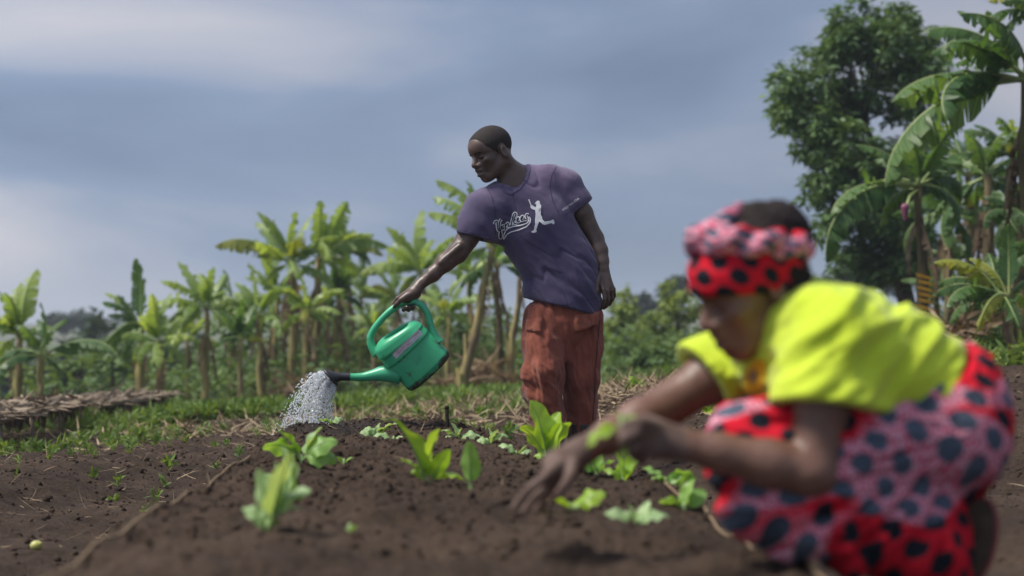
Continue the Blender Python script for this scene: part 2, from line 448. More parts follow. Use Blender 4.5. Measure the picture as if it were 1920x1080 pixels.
def soil_material(name, wet=None, tint=1.0):
    tint *= 0.86
    m = bpy.data.materials.new(name); m.use_nodes = True
    N = m.node_tree.nodes; L = m.node_tree.links; P = N['Principled BSDF']
    tc = N.new('ShaderNodeTexCoord')
    a = N.new('ShaderNodeTexNoise'); a.inputs['Scale'].default_value = 2.2; a.inputs['Detail'].default_value = 6; a.inputs['Roughness'].default_value = 0.62
    b = N.new('ShaderNodeTexNoise'); b.inputs['Scale'].default_value = 55; b.inputs['Detail'].default_value = 4; b.inputs['Roughness'].default_value = 0.7
    for n in (a, b): L.new(tc.outputs['Object'], n.inputs['Vector'])
    ra = N.new('ShaderNodeValToRGB'); ra.color_ramp.elements[0].position = 0.32; ra.color_ramp.elements[1].position = 0.72
    ra.color_ramp.elements[0].color = (0.046 * tint, 0.031 * tint, 0.023 * tint, 1); ra.color_ramp.elements[1].color = (0.100 * tint, 0.069 * tint, 0.050 * tint, 1)
    rb = N.new('ShaderNodeValToRGB'); rb.color_ramp.elements[0].position = 0.33; rb.color_ramp.elements[1].position = 0.72
    rb.color_ramp.elements[0].color = (0.55, 0.55, 0.55, 1); rb.color_ramp.elements[1].color = (1.35, 1.3, 1.22, 1)
    L.new(a.outputs['Fac'], ra.inputs[0]); L.new(b.outputs['Fac'], rb.inputs[0])
    mu = N.new('ShaderNodeMixRGB'); mu.blend_type = 'MULTIPLY'; mu.inputs[0].default_value = 1
    L.new(ra.outputs[0], mu.inputs[1]); L.new(rb.outputs[0], mu.inputs[2]); src = mu.outputs[0]
    P.inputs['Roughness'].default_value = 0.95; P.inputs['Specular IOR Level'].default_value = 0.15
    if wet is not None:      # soil soaked by the can: a stain round the landing point
        ds = N.new('ShaderNodeVectorMath'); ds.operation = 'DISTANCE'; ds.inputs[1].default_value = wet
        no = N.new('ShaderNodeTexNoise'); no.inputs['Scale'].default_value = 7
        ad = N.new('ShaderNodeMath'); ad.operation = 'MULTIPLY_ADD'; ad.inputs[1].default_value = 0.5
        L.new(tc.outputs['Object'], ds.inputs[0]); L.new(tc.outputs['Object'], no.inputs['Vector']); L.new(no.outputs['Fac'], ad.inputs[0]); L.new(ds.outputs['Value'], ad.inputs[2])
        rm = N.new('ShaderNodeMapRange'); rm.inputs['From Min'].default_value = 0.45; rm.inputs['From Max'].default_value = 0.95; rm.inputs['To Min'].default_value = 0.42; rm.inputs['To Max'].default_value = 1.0
        L.new(ad.outputs[0], rm.inputs['Value'])
        m2 = N.new('ShaderNodeVectorMath'); m2.operation = 'SCALE'; L.new(src, m2.inputs[0]); L.new(rm.outputs[0], m2.inputs['Scale']); src = m2.outputs[0]
        rr = N.new('ShaderNodeMapRange'); rr.inputs['From Min'].default_value = 0.42; rr.inputs['From Max'].default_value = 1.0; rr.inputs['To Min'].default_value = 0.42; rr.inputs['To Max'].default_value = 0.95
        L.new(rm.outputs[0], rr.inputs['Value']); L.new(rr.outputs[0], P.inputs['Roughness'])
    L.new(src, P.inputs['Base Color'])
    bp = N.new('ShaderNodeBump'); bp.inputs['Strength'].default_value = 0.9; bp.inputs['Distance'].default_value = 0.012
    nb = N.new('ShaderNodeTexNoise'); nb.inputs['Scale'].default_value = 90; nb.inputs['Detail'].default_value = 4; nb.inputs['Roughness'].default_value = 0.7
    L.new(tc.outputs['Object'], nb.inputs['Vector']); L.new(nb.outputs['Fac'], bp.inputs['Height']); L.new(bp.outputs[0], P.inputs['Normal'])
    return m

POUR = at(560, 822, 6.45); POUR.z = 0.28
M_SOIL = soil_material('bed soil', wet=(POUR.x, POUR.y, POUR.z))
M_GROUND = soil_material('field soil', tint=0.95)
# far ground: brown plot turning to weedy green away from the beds
def far_ground_material():
    m = soil_material('field ground', tint=0.95); N = m.node_tree.nodes; L = m.node_tree.links; P = N['Principled BSDF']
    src = P.inputs['Base Color'].links[0].from_socket
    g = N.new('ShaderNodeNewGeometry'); sp = N.new('ShaderNodeSeparateXYZ'); L.new(g.outputs['Position'], sp.inputs[0])
    no = N.new('ShaderNodeTexNoise'); no.inputs['Scale'].default_value = 0.35; no.inputs['Detail'].default_value = 5; L.new(g.outputs['Position'], no.inputs['Vector'])
    ad = N.new('ShaderNodeMath'); ad.operation = 'MULTIPLY_ADD'; ad.inputs[1].default_value = 16.0; L.new(no.outputs['Fac'], ad.inputs[0]); L.new(sp.outputs['Y'], ad.inputs[2])
    mr = N.new('ShaderNodeMapRange'); mr.inputs['From Min'].default_value = 20; mr.inputs['From Max'].default_value = 30; L.new(ad.outputs[0], mr.inputs['Value'])
    mx = N.new('ShaderNodeMixRGB'); mx.inputs[2].default_value = (0.090, 0.098, 0.046, 1); L.new(mr.outputs[0], mx.inputs[0]); L.new(src, mx.inputs[1]); L.new(mx.outputs[0], P.inputs['Base Color'])
    return m
M_FAR = far_ground_material()

bed = link('garden_bed', grid_mesh('garden_bed', np.arange(-1.5, 0.95, 0.0115), np.concatenate([np.arange(1.2, 3.2, 0.02), np.arange(3.2, 7.35, 0.0105)]), bed_height), None, M_SOIL); tag(bed, kind='structure')
def near_h(x, y):
    z = ground(x, y)
    inside = np.clip(np.minimum(np.minimum(x - (-1.5), 0.95 - x), np.minimum(y - 1.2, 7.35 - y)) / 0.25, 0, 1)
    m = bedmask(x, y)
    e = np.clip(np.minimum(np.minimum(x + 4.6, 4.8 - x), 12.4 - y) / 0.5, 0, 1)
    return z - 0.14 * m - 0.03 * (1 - e) * 0
fld = link('field_soil', grid_mesh('field_soil', np.arange(-4.6, 4.8, 0.022), np.concatenate([np.arange(1.0, 5.0, 0.03), np.arange(5.0, 12.4, 0.022)]), near_h), None, M_GROUND); tag(fld, kind='structure')
# the wide sheet to the horizon
ang = np.linspace(-1.35, 1.35, 330); rad = np.geomspace(0.8, 700, 300)
A, R = np.meshgrid(ang, rad); gx = (R * np.sin(A)).ravel(); gy = (R * np.cos(A) - 0.6).ravel()
gz = ground(gx, gy)
m_in = np.clip(np.minimum(np.minimum(gx + 4.6, 4.8 - gx), np.minimum(12.4 - gy, gy - 0.9)) / 0.3, 0, 1)
gz = gz - 0.25 * m_in - 0.02 * (m_in <= 0)
# low hills closing the view
hill = 11 * np.clip((R.ravel() - 150) / 200, 0, 1) * (0.75 + 0.6 * fbm(np.stack([gx / 110, gy / 110, 0 * gx], 1), 3))
gz = gz + np.maximum(hill, 0) + 3.0 * np.clip((R.ravel() - 60) / 60, 0, 1) * np.clip((gx) / 40, 0, 1)
i = np.arange(len(gx)).reshape(len(rad), len(ang))
FG = np.stack([i[:-1, :-1].ravel(), i[:-1, 1:].ravel(), i[1:, 1:].ravel(), i[1:, :-1].ravel()], 1)
gnd = link('ground', mesh('ground', np.stack([gx, gy, gz], 1), FG), None, M_FAR); tag(gnd, kind='structure')
_gb = BVHTree.FromPolygons([tuple(v) for v in np.stack([gx, gy, gz], 1)], [tuple(f) for f in FG[::1]])
def gz_at(x, y):
    h = _gb.ray_cast(Vector((x, y, 60)), Vector((0, 0, -1)))
    far = h[0].z if h[0] is not None else 0.0
    return far
def zz(x, y):
    """height of the visible soil at one spot"""
    if -4.5 < x < 4.7 and 1.1 < y < 12.3:
        a = float(ground(x, y)[0] - 0.14 * bedmask(np.array([x], dtype=np.float32), np.array([y], dtype=np.float32))[0])
        if -1.5 < x < 0.95 and y < 7.35: a = max(a, float(bed_height(x, y)[0]))
        return a
    return gz_at(x, y)
def zz_n(x, y):
    a = ground(x, y) - 0.14 * bedmask(x, y); inb = (x > -1.5) & (x < 0.95) & (y < 7.35) & (y > 1.2)
    return np.where(inb, np.maximum(a, bed_height(x, y)), a)

# ---- loose clods, litter
def scatter_clods(name, n, region, m, smin, smax, keep=None):
    r = RNG
    x = r.uniform(region[0], region[1], n); 
    y = region[2] + (region[3] - region[2]) * r.uniform(0, 1, n) ** 0.8
    x = x.astype(np.float32); y = y.astype(np.float32)
    z = zz_n(x, y)
    s = smin * (smax / smin) ** (r.uniform(0, 1, n) ** 3.2)
    ico = np.array([(0, 0, 1), (.894, 0, .447), (.276, .851, .447), (-.724, .526, .447), (-.724, -.526, .447), (.276, -.851, .447), (.724, .526, -.447), (-.276, .851, -.447), (-.894, 0, -.447), (-.276, -.851, -.447), (.724, -.526, -.447), (0, 0, -1)])
    fi = np.array([(0, 1, 2), (0, 2, 3), (0, 3, 4), (0, 4, 5), (0, 5, 1), (1, 6, 2), (2, 7, 3), (3, 8, 4), (4, 9, 5), (5, 10, 1), (2, 6, 7), (3, 7, 8), (4, 8, 9), (5, 9, 10), (1, 10, 6), (6, 11, 7), (7, 11, 8), (8, 11, 9), (9, 11, 10), (10, 11, 6)])
    V = ico[None] * (1 + r.uniform(-0.38, 0.38, (n, 12, 1))) * s[:, None, None] * r.uniform(0.7, 1.3, (n, 1, 3))
    V += np.stack([x, y, z + s * 0.15], 1)[:, None, :]
    F = fi[None] + (np.arange(n) * 12)[:, None, None]
    o = link(name, mesh(name, V.reshape(-1, 3), F.reshape(-1, 3)), None, m)
    return o
tag(scatter_clods('soil_crumbs', 12000, (-1.15, 0.66, 2.6, 7.05), M_SOIL, 0.0025, 0.012), 'loose dark crumbs of soil lying over the raised bed', 'soil', kind='stuff')
tag(scatter_clods('field_clods', 15000, (-3.4, 3.6, 3.5, 11.0), M_GROUND, 0.003, 0.017), 'broken clods of brown soil lying over furrows and banks', 'soil', kind='stuff')

def strips(name, P, D, length, width, m, curl=0.3, label=None, cat=None):
    """many thin blades: base points P, directions D (n,3)"""
    n = len(P); r = RNG; D = D / (np.linalg.norm(D, axis=1)[:, None] + 1e-9)
    S = np.cross(D, r.normal(size=(n, 3))); S /= np.linalg.norm(S, axis=1)[:, None] + 1e-9
    U = np.cross(S, D)
    V = []
    for t, wf in ((0, 0.7), (0.35, 1.0), (0.7, 0.85), (1.0, 0.15)):
        c = P + D * (length * t)[:, None] + U * (curl * length * t * t)[:, None]
        V.append(c - S * (width * wf / 2)[:, None]); V.append(c + S * (width * wf / 2)[:, None])
    V = np.stack(V, 1).reshape(-1, 3); k = (np.arange(n) * 8)[:, None]
    F = np.concatenate([k + np.array([[0, 1, 3, 2]]), k + np.array([[2, 3, 5, 4]]), k + np.array([[4, 5, 7, 6]])])
    o = link(name, mesh(name, V, F), None, m)
    return tag(o, label, cat, kind='stuff')
M_STRAW = mat('dry straw', (0.24, 0.165, 0.10), 0.9, 0.2, (0.40, 0.31, 0.20), 3.0)
M_DRY = mat('dry banana leaf', (0.13, 0.085, 0.052), 0.9, 0.2, (0.30, 0.215, 0.14), 5.0, trans=0.15)
M_WEED = mat('weed leaf', (0.085, 0.160, 0.032), 0.6, 0.3, (0.19, 0.27, 0.075), 1.6, trans=0.35)
def on_ground(n, x0, x1, y0, y1, power=0.7):
    x = RNG.uniform(x0, x1, n).astype(np.float32); y = (y0 + (y1 - y0) * RNG.uniform(0, 1, n) ** power).astype(np.float32)
    return x, y
# straw and root litter in the left furrow, on the right bank
x1, y1 = on_ground(900, -2.9, -0.9, 3.6, 9.0); x2, y2 = on_ground(420, 0.62, 3.4, 4.0, 10.5); x3, y3 = on_ground(60, -1.0, 0.55, 3.5, 6.9)
x = np.concatenate([x1, x2, x3]); y = np.concatenate([y1, y2, y3]); z = zz_n(x, y)
d = RNG.normal(size=(len(x), 3)); d[:, 2] = np.abs(d[:, 2]) * 0.35
strips('straw_litter', np.stack([x, y, z + 0.004], 1), d, RNG.uniform(0.02, 0.13, len(x)) * (0.5 + 0.1 * y), RNG.uniform(0.001, 0.0035, len(x)), M_STRAW, 0.25, 'scattered straw and dry roots on the bare soil', 'straw')
# pale dry mulch on the far ridge and middle ground
xs, ys = [], []
for (cx, cy, sx, sy, n) in ((1.05, 11.0, 0.35, 0.9, 2200), (-0.9, 12.8, 0.9, 0.7, 1300), (-3.2, 12.5, 1.6, 1.2, 900), (-0.2, 12.0, 0.6, 0.7, 1500), (-1.2, 14.5, 1.3, 1.2, 1800), (0.35, 10.6, 0.3, 0.8, 500), (-1.4, 11.0, 0.9, 0.7, 900), (0.9, 9.4, 0.25, 0.6, 500), (-2.0, 16.0, 1.2, 1.5, 800), (0.6, 14, 0.6, 1.6, 900)):
    xs.append(RNG.normal(cx, sx, n)); ys.append(RNG.normal(cy, sy, n))
x = np.concatenate(xs).astype(np.float32); y = np.concatenate(ys).astype(np.float32); z = np.where(y < 12.2, zz_n(x, np.minimum(y, 12.2)), ground(x, y) - 0.02)
d = RNG.normal(size=(len(x), 3)); d[:, 2] = np.abs(d[:, 2]) * 0.35
strips('dry_mulch', np.stack([x, y, z + 0.01], 1), d, RNG.uniform(0.05, 0.22, len(x)), RNG.uniform(0.004, 0.014, len(x)), M_STRAW, 0.25, 'pale dry grass mulch spread on the ground behind the bed', 'mulch')

# weeds: little plants of leaflets
def weeds(name, x, y, size, m, label, leaves=13):
    r = RNG; kp = pn3(np.stack([x * 0.85, y * 0.55, 0 * x + 4], 1)) + 0.5 * pn3(np.stack([x * 2.6, y * 1.6, 0 * x + 8], 1)) + r.normal(0, 0.12, len(x)) > -0.10 - 0.25 * (y > 15)
    kp &= ~((x < -3.1) & (y < 12.8) & (r.uniform(0, 1, len(x)) < 0.6)); x, y, size = x[kp], y[kp], size[kp]; n = len(x)
    z = np.where((y < 12.2) & (np.abs(x) < 4.5), zz_n(x, np.minimum(y, 12.2)), ground(x, y) - 0.02)
    base = np.repeat(np.stack([x, y, z], 1), leaves, 0); sz = np.repeat(size, leaves)
    az = r.uniform(0, 2 * math.pi, n * leaves); el = r.uniform(0.15, 1.35, n * leaves)
    d = np.stack([np.cos(az) * np.cos(el), np.sin(az) * np.cos(el), np.sin(el)], 1)
    hgt = r.uniform(0, 0.75, n * leaves) * sz
    p = base + np.stack([d[:, 0] * hgt * 0.3, d[:, 1] * hgt * 0.3, hgt], 1)
    return strips(name, p, d, sz * r.uniform(0.35, 0.8, n * leaves), sz * r.uniform(0.12, 0.26, n * leaves), m, -0.45, label, 'weeds')
wx, wy, ws = [], [], []
def band(n, fx, fy, smin, smax):
    x, y = fx(n), fy(n); wx.append(x); wy.append(y); ws.append(RNG.uniform(smin, smax, n))
# thick belt of weeds in front of the banana rows, from the left edge to the middle
t = RNG.uniform(0, 1, 5200); xx = -6.2 + 6.6 * t; wx.append(xx); wy.append(11.0 + 3.2 * t + RNG.uniform(0, 1, 5200) ** 1.2 * (7.0 - 1.0 * t)); ws.append(RNG.uniform(0.06, 0.17, 5200))
# thinner sprinkling on the left field and the middle
xx, yy = on_ground(420, -4.2, -1.5, 7.2, 11.5, 0.6); wx.append(xx); wy.append(yy); ws.append(RNG.uniform(0.03, 0.10, 420))
xx, yy = on_ground(520, -1.9, 0.25, 8.6, 13.5, 0.7); wx.append(xx); wy.append(yy); ws.append(RNG.uniform(0.03, 0.10, 520))
xx, yy = on_ground(1300, 0.2, 4.0, 12.5, 20.0, 0.8); wx.append(xx); wy.append(yy); ws.append(RNG.uniform(0.06, 0.16, 1300))
xx, yy = on_ground(60, -2.4, -1.25, 4.6, 7.5, 0.8); wx.append(xx); wy.append(yy); ws.append(RNG.uniform(0.03, 0.07, 60))
xx, yy = on_ground(500, 2.6, 6.5, 10.6, 14.0, 0.8); wx.append(xx); wy.append(yy); ws.append(RNG.uniform(0.06, 0.2, 500))
weeds('weeds', np.concatenate(wx).astype(np.float32), np.concatenate(wy).astype(np.float32), np.concatenate(ws), M_WEED, 'low green weeds covering the ground before the banana plants')
# ---------------------------------------------------------------- the man with the watering can
YM = 6.7
def M(px, py, dy=0.0): return np.array(at(px, py, YM + dy), dtype=np.float32)
M_SKIN = mat('dark skin', (0.074, 0.043, 0.031), 0.42, 0.55, (0.110, 0.066, 0.048), 22.0, bump=0.12, bscale=160)
M_HAIR = mat('cropped hair', (0.020, 0.0155, 0.014), 0.75, 0.25, (0.040, 0.031, 0.027), 190.0, 2, bump=0.5, bscale=420)
def shirt_material():
    m = mat('faded purple cotton', (0.064, 0.052, 0.102), 0.9, 0.15, (0.098, 0.078, 0.138), 5.0, 5, bump=0.25, bscale=700, sheen=0.25)
    N = m.node_tree.nodes; L = m.node_tree.links; P = N['Principled BSDF']; src = P.inputs['Base Color'].links[0].from_socket
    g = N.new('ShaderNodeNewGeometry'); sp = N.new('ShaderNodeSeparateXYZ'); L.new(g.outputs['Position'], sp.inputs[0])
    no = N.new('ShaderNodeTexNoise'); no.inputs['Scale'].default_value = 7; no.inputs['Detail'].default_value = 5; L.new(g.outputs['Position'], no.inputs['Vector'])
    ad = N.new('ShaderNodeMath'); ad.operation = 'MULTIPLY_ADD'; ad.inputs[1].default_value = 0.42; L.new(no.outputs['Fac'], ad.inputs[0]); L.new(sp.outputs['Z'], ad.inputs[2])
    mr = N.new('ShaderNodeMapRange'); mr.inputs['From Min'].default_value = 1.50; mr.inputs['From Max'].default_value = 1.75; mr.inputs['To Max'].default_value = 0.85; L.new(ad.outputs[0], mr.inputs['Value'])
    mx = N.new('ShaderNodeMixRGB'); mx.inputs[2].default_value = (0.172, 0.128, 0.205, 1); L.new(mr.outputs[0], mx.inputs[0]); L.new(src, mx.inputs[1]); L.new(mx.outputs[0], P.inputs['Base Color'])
    return m
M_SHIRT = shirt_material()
M_TROU = mat('rust red cotton', (0.190, 0.052, 0.032), 0.88, 0.15, (0.270, 0.084, 0.052), 7.0, 5, bump=0.25, bscale=600, sheen=0.2)
M_TROU2 = mat('rust red pocket cloth', (0.215, 0.062, 0.038), 0.88, 0.15, (0.29, 0.095, 0.058), 9.0, 5, bump=0.25, bscale=600, sheen=0.2)
M_BOOT = mat('black rubber boot', (0.022, 0.021, 0.021), 0.55, 0.4, (0.07, 0.055, 0.044), 9.0)
M_WHITE = mat('white print', (0.82, 0.82, 0.82), 0.8, 0.2, (0.66, 0.66, 0.68), 45.0)
M_INK = mat('navy print', (0.030, 0.028, 0.055), 0.8, 0.2)

feet = M(1058, 915); feet[2] = zz(float(feet[0]), YM)
man = empty('person', tuple(feet), 'person in faded purple t-shirt and rust trousers tipping a green watering can', 'person')

# head frame: forward, left, up
def frame(yaw, pitch, roll=0.0):
    f = Vector((-math.sin(yaw) * math.cos(pitch), -math.cos(yaw) * math.cos(pitch), -math.sin(pitch)))
    l = Vector((0, 0, 1)).cross(f).normalized(); u = f.cross(l).normalized()
    if roll:
        q = Matrix.Rotation(roll, 3, f); l = q @ l; u = q @ u
    return np.array([f, l, u], dtype=np.float32)
def build_head(F, C, R, s=1.0, female=False):
    """skull, face and ears of one head into a field; local axes forward, left, up"""
    g = lambda x, y, z: C + s * (R[0] * x + R[1] * y + R[2] * z)
    F.ell(g(-0.014, 0, 0.036), np.array((0.099, 0.077, 0.084)) * s, R, 0.01)
    F.ell(g(0.030, 0, -0.030), np.array((0.060, 0.060, 0.082)) * s, R, 0.03)
    F.ell(g(0.045, 0, 0.040), np.array((0.052, 0.060, 0.050)) * s, R, 0.03)
    jw = 0.048 if not female else 0.044
    for sg in (1, -1):
        F.cap(g(-0.012, jw * sg, -0.050), g(0.052, 0.020 * sg, -0.094), 0.021 * s, 0.019 * s, 0.022)
        F.cap(g(0.070, 0.010 * sg, 0.024), g(0.058, 0.045 * sg, 0.020), 0.015 * s, 0.012 * s, 0.014)
        F.ell(g(0.053, 0.044 * sg, -0.020), np.array((0.026, 0.020, 0.018)) * s, R, 0.018)
    F.cap(g(0.066, 0.008, -0.098), g(0.066, -0.008, -0.098), 0.019 * s, None, 0.02)
    for sg in (1, -1):                                      # eye sockets and lidded eyes
        F.ell(g(0.092, 0.031 * sg, -0.001), np.array((0.022, 0.021, 0.0135)) * s, R, 0.014, 'cut')
        F.ell(g(0.069, 0.031 * sg, -0.002), np.array((0.0150, 0.0165, 0.0125)) * s, R, 0.004)
    F.cap(g(0.083, 0, 0.012), g(0.108, 0, -0.028), 0.0085 * s, 0.0130 * s, 0.012)
    for sg in (1, -1):
        F.ell(g(0.094, 0.0145 * sg, -0.034), np.array((0.013, 0.0105, 0.010)) * s, R, 0.008)
    F.cap(g(0.076, 0.0, -0.048), g(0.074, 0.0, -0.078), 0.0185 * s, None, 0.018)
    F.cap(g(0.0935, 0.016, -0.0565), g(0.0935, -0.016, -0.0565), 0.0095 * s, None, 0.006)
    F.cap(g(0.0905, 0.014, -0.0745), g(0.0905, -0.014, -0.0745), 0.0105 * s, None, 0.005)
    F.cap(g(0.104, 0.028, -0.0655), g(0.104, -0.028, -0.0655), 0.0085 * s, None, 0.004, None, 'cut')
    for sg in (1, -1):                                      # ears
        a = R.copy(); q = Matrix.Rotation(0.30 * sg, 3, Vector(R[2])); a = np.array([(q @ Vector(v)) for v in R], dtype=np.float32)
        F.ell(g(-0.016, 0.078 * sg, -0.010), np.array((0.021, 0.0085, 0.028)) * s, a, 0.006)
        F.ell(g(-0.012, 0.087 * sg, -0.009), np.array((0.0120, 0.0080, 0.018)) * s, a, 0.004, 'cut')
    return g

HC = M(921, 287, -0.06); HR = frame(math.radians(56), math.radians(20), math.radians(4))
B = Field(M(715, 222, -0.35) - 0.02, M(1170, 920, 0.3) + 0.02, 0.0048)
B.d[:] = 1
hf = Field(HC - 0.19, HC + np.array((0.2, 0.19, 0.17)), 0.0034)
for fld_ in (B,):
    pass
hg = build_head(B, HC, HR, 1.045)
nb_ = M(968, 338, -0.01)
B.cap(hg(-0.038, 0, -0.045), nb_, 0.052, 0.062, 0.03)
B.cap(hg(0.0, 0.03, -0.06), M(955, 352, -0.05), 0.022, 0.016, 0.03)        # neck tendons
B.cap(hg(-0.03, 0.05, -0.035), M(985, 345, -0.03), 0.024, 0.022, 0.03)
B.cap(nb_, M(1000, 420, 0.01), 0.075, 0.11, 0.03)                          # trunk under the shirt
B.cap(M(1000, 420, 0.01), M(1055, 575, 0.01), 0.10, 0.10, 0.03)
SR, SL = M(908, 390, -0.06), M(1060, 350, 0.03)
for S_ in (SR, SL): B.cap(nb_, S_, 0.05, 0.055, 0.03)
ER, WR = M(854, 477, -0.10), M(787, 534, -0.13)
B.chain([(SR, 0.052), (M(880, 440, -0.08), 0.050), (ER, 0.042)], 0.02)
B.cap(M(877, 452, -0.09), M(862, 476, -0.10), 0.040, 0.036, 0.02)
B.chain([(ER, 0.041), (M(836, 491, -0.11), 0.0415), (M(812, 514, -0.12), 0.032), (WR, 0.0255)], 0.02)
B.cap(M(850, 470, -0.13), M(800, 522, -0.145), 0.012, 0.007, 0.012)        # forearm muscle ridges
B.cap(M(862, 462, -0.14), M(826, 492, -0.15), 0.016, 0.009, 0.014)
EL, WL = M(1116, 447, 0.03), M(1131, 503, -0.01)
B.chain([(SL, 0.054), (M(1092, 400, 0.03), 0.048), (EL, 0.039)], 0.02)
B.chain([(EL, 0.0385), (M(1124, 470, 0.015), 0.038), (M(1129, 490, 0.0), 0.030), (WL, 0.0245)], 0.02, ((0, 1, 0), 1.0))
for (a, b) in ((1022, -0.04), (1092, 0.04)): B.cap(M(a * 0.8 + 1057 * 0.2, 590), M(a, 760, b), 0.06, 0.045, 0.01)
for (a, b) in ((1026, -0.06), (1091, 0.05)): B.cap(M(a, 760, b), M(a, 895, b), 0.045, 0.04, 0.01)
# left hand, hanging half closed, back of the hand to the camera
fl = (M(1137, 525, -0.06) - M(1137, 525, 0.06))
B.cap(M(1131, 508, -0.012), M(1136, 538, -0.02), 0.030, 0.037, 0.015, (fl, 1.55))
def finger(F, pts, r0, r1, k=0.004):
    n = len(pts) - 1
    for i in range(n): F.cap(pts[i], pts[i + 1], r0 + (r1 - r0) * i / n, r0 + (r1 - r0) * (i + 1) / n, k)
finger(B, [M(1127, 531, -0.035), M(1131, 543, -0.050), M(1134, 561, -0.050), M(1131, 572, -0.038), M(1127, 579, -0.022)], 0.0105, 0.0082)
finger(B, [M(1136, 532, -0.03), M(1139, 545, -0.040), M(1141, 563, -0.035), M(1137, 574, -0.018), M(1132, 578, 0.0)], 0.0105, 0.0082)
finger(B, [M(1142, 532, -0.02), M(1146, 544, -0.026), M(1147.5, 560, -0.016), M(1143, 570, 0.0), M(1137, 573, 0.012)], 0.0100, 0.0080)
finger(B, [M(1146, 530, -0.008), M(1151, 542, -0.010), M(1152, 555, 0.002), M(1148, 563, 0.014), M(1142, 566, 0.022)], 0.0090, 0.0072)
finger(B, [M(1124, 514, -0.022), M(1119.5, 529, -0.050), M(1118.5, 545, -0.060), M(1117, 560, -0.062)], 0.0125, 0.0088, 0.010)
# right hand closed over the can's handle; the handle's own line
HANDLE = [(708, 664), (699, 652), (694.5, 638), (697, 625), (707, 609), (722, 592), (737, 579), (752, 570), (766, 566), (779, 566.5), (791, 573), (800, 585), (805, 599), (809, 615), (816, 633), (822, 644)]
YC = -0.145                                                                 # the can hangs a little nearer than the hips
HP = [M(a, b, YC) for a, b in HANDLE]
B.chain([(WR, 0.027), (M(777, 546, -0.140), 0.034), (M(764, 556, -0.148), 0.036)], 0.015, ((0.6, 0.5, -0.6), 1.25))
B.cap(M(781, 551, -0.125), M(772, 560, -0.125), 0.022, 0.016, 0.012)
B.cap(M(770, 552, -0.175), M(757, 561, -0.180), 0.018, 0.015, 0.012)
finger(B, [M(764, 553, -0.178), M(752, 562, -0.186), M(744, 570, -0.180), M(739, 575.5, -0.166)], 0.0135, 0.0085, 0.008)           # thumb along the handle
finger(B, [M(756, 553, -0.145), M(745, 560, -0.135), M(738, 569, -0.128), M(734, 579, -0.135)], 0.0115, 0.0085, 0.005)           # forefinger pointing down the far side
finger(B, [M(762, 556, -0.118), M(756, 566, -0.095), M(756, 577, -0.105), M(757, 581, -0.135), M(760, 578, -0.166)], 0.0115, 0.0092, 0.004)
finger(B, [M(768, 556, -0.118), M(764, 566, -0.095), M(764.5, 577, -0.105), M(766, 581.5, -0.135), M(768, 576, -0.168)], 0.0115, 0.0092, 0.004)
finger(B, [M(775, 556, -0.118), M(772, 566, -0.097), M(772, 575, -0.105), M(774, 579, -0.130), M(776, 575, -0.160)], 0.0105, 0.0085, 0.004)
me, V_, F_ = B.mesh('body', 1, lambda V, N: 0.0006 * fbm(V * 60, 2))
body = link('body', me, man, M_SKIN)
# hair: a close crop, the scalp's own surface lifted 3 mm inside the hairline
H = Field(HC - 0.16, HC + 0.16, 0.0042)
hg2 = build_head(H, HC, HR, 1.045); H.d -= 0.0014
H.plane(hg(0.078, 0, 0.056), HR[0] * 0.90 - HR[2] * 0.42, None, None, 0.02)
H.plane(hg(-0.01, 0, -0.028), HR[0] * 0.30 - HR[2] * 0.95, None, None, 0.02)
H.cap(hg(0.085, 0.09, 0.03), hg(0.06, 0.09, -0.03), 0.03, 0.055, 0.01, None, 'cut')
H.cap(hg(0.085, -0.09, 0.03), hg(0.06, -0.09, -0.03), 0.03, 0.055, 0.01, None, 'cut')
for sg in (1, -1): H.ell(hg(-0.014, 0.086 * sg, -0.006), (0.030, 0.024, 0.040), HR, 0.004, 'cut')
me, _, _ = H.mesh('hair', 1, lambda V, N: 0.0007 * pn3(V * 330)); link('hair', me, body, M_HAIR)
# brows and the line of the lips
hb = bvh_of(V_, F_)
M_BROW = mat('eyebrow', (0.012, 0.010, 0.009), 0.8, 0.1)
def on_head(pts, r, name, m, parent):
    P = []
    for (x, y, z) in pts:
        a = Vector(hg(x + 0.06, y * 1.0, z)); d = Vector(HR[0]) * -1
        h, n, i_, t = hb.ray_cast(a, d)
        P.append(h if h is not None else Vector(hg(x, y, z)))
    V, F = tube(P, r, 6); return link(name, mesh(name, np.array(V), F), parent, m)
for sg in (1, -1):
    on_head([(0.085, 0.012 * sg, 0.017), (0.085, 0.024 * sg, 0.022), (0.08, 0.036 * sg, 0.021), (0.07, 0.046 * sg, 0.015)], [0.0015, 0.0030, 0.0028, 0.001], 'eyebrow', M_BROW, body)
    on_head([(0.085, 0.016 * sg, -0.006), (0.085, 0.026 * sg, -0.0085), (0.085, 0.036 * sg, -0.0085), (0.08, 0.044 * sg, -0.005)], [0.0008, 0.0015, 0.0015, 0.0008], 'eyelash', M_BROW, body)

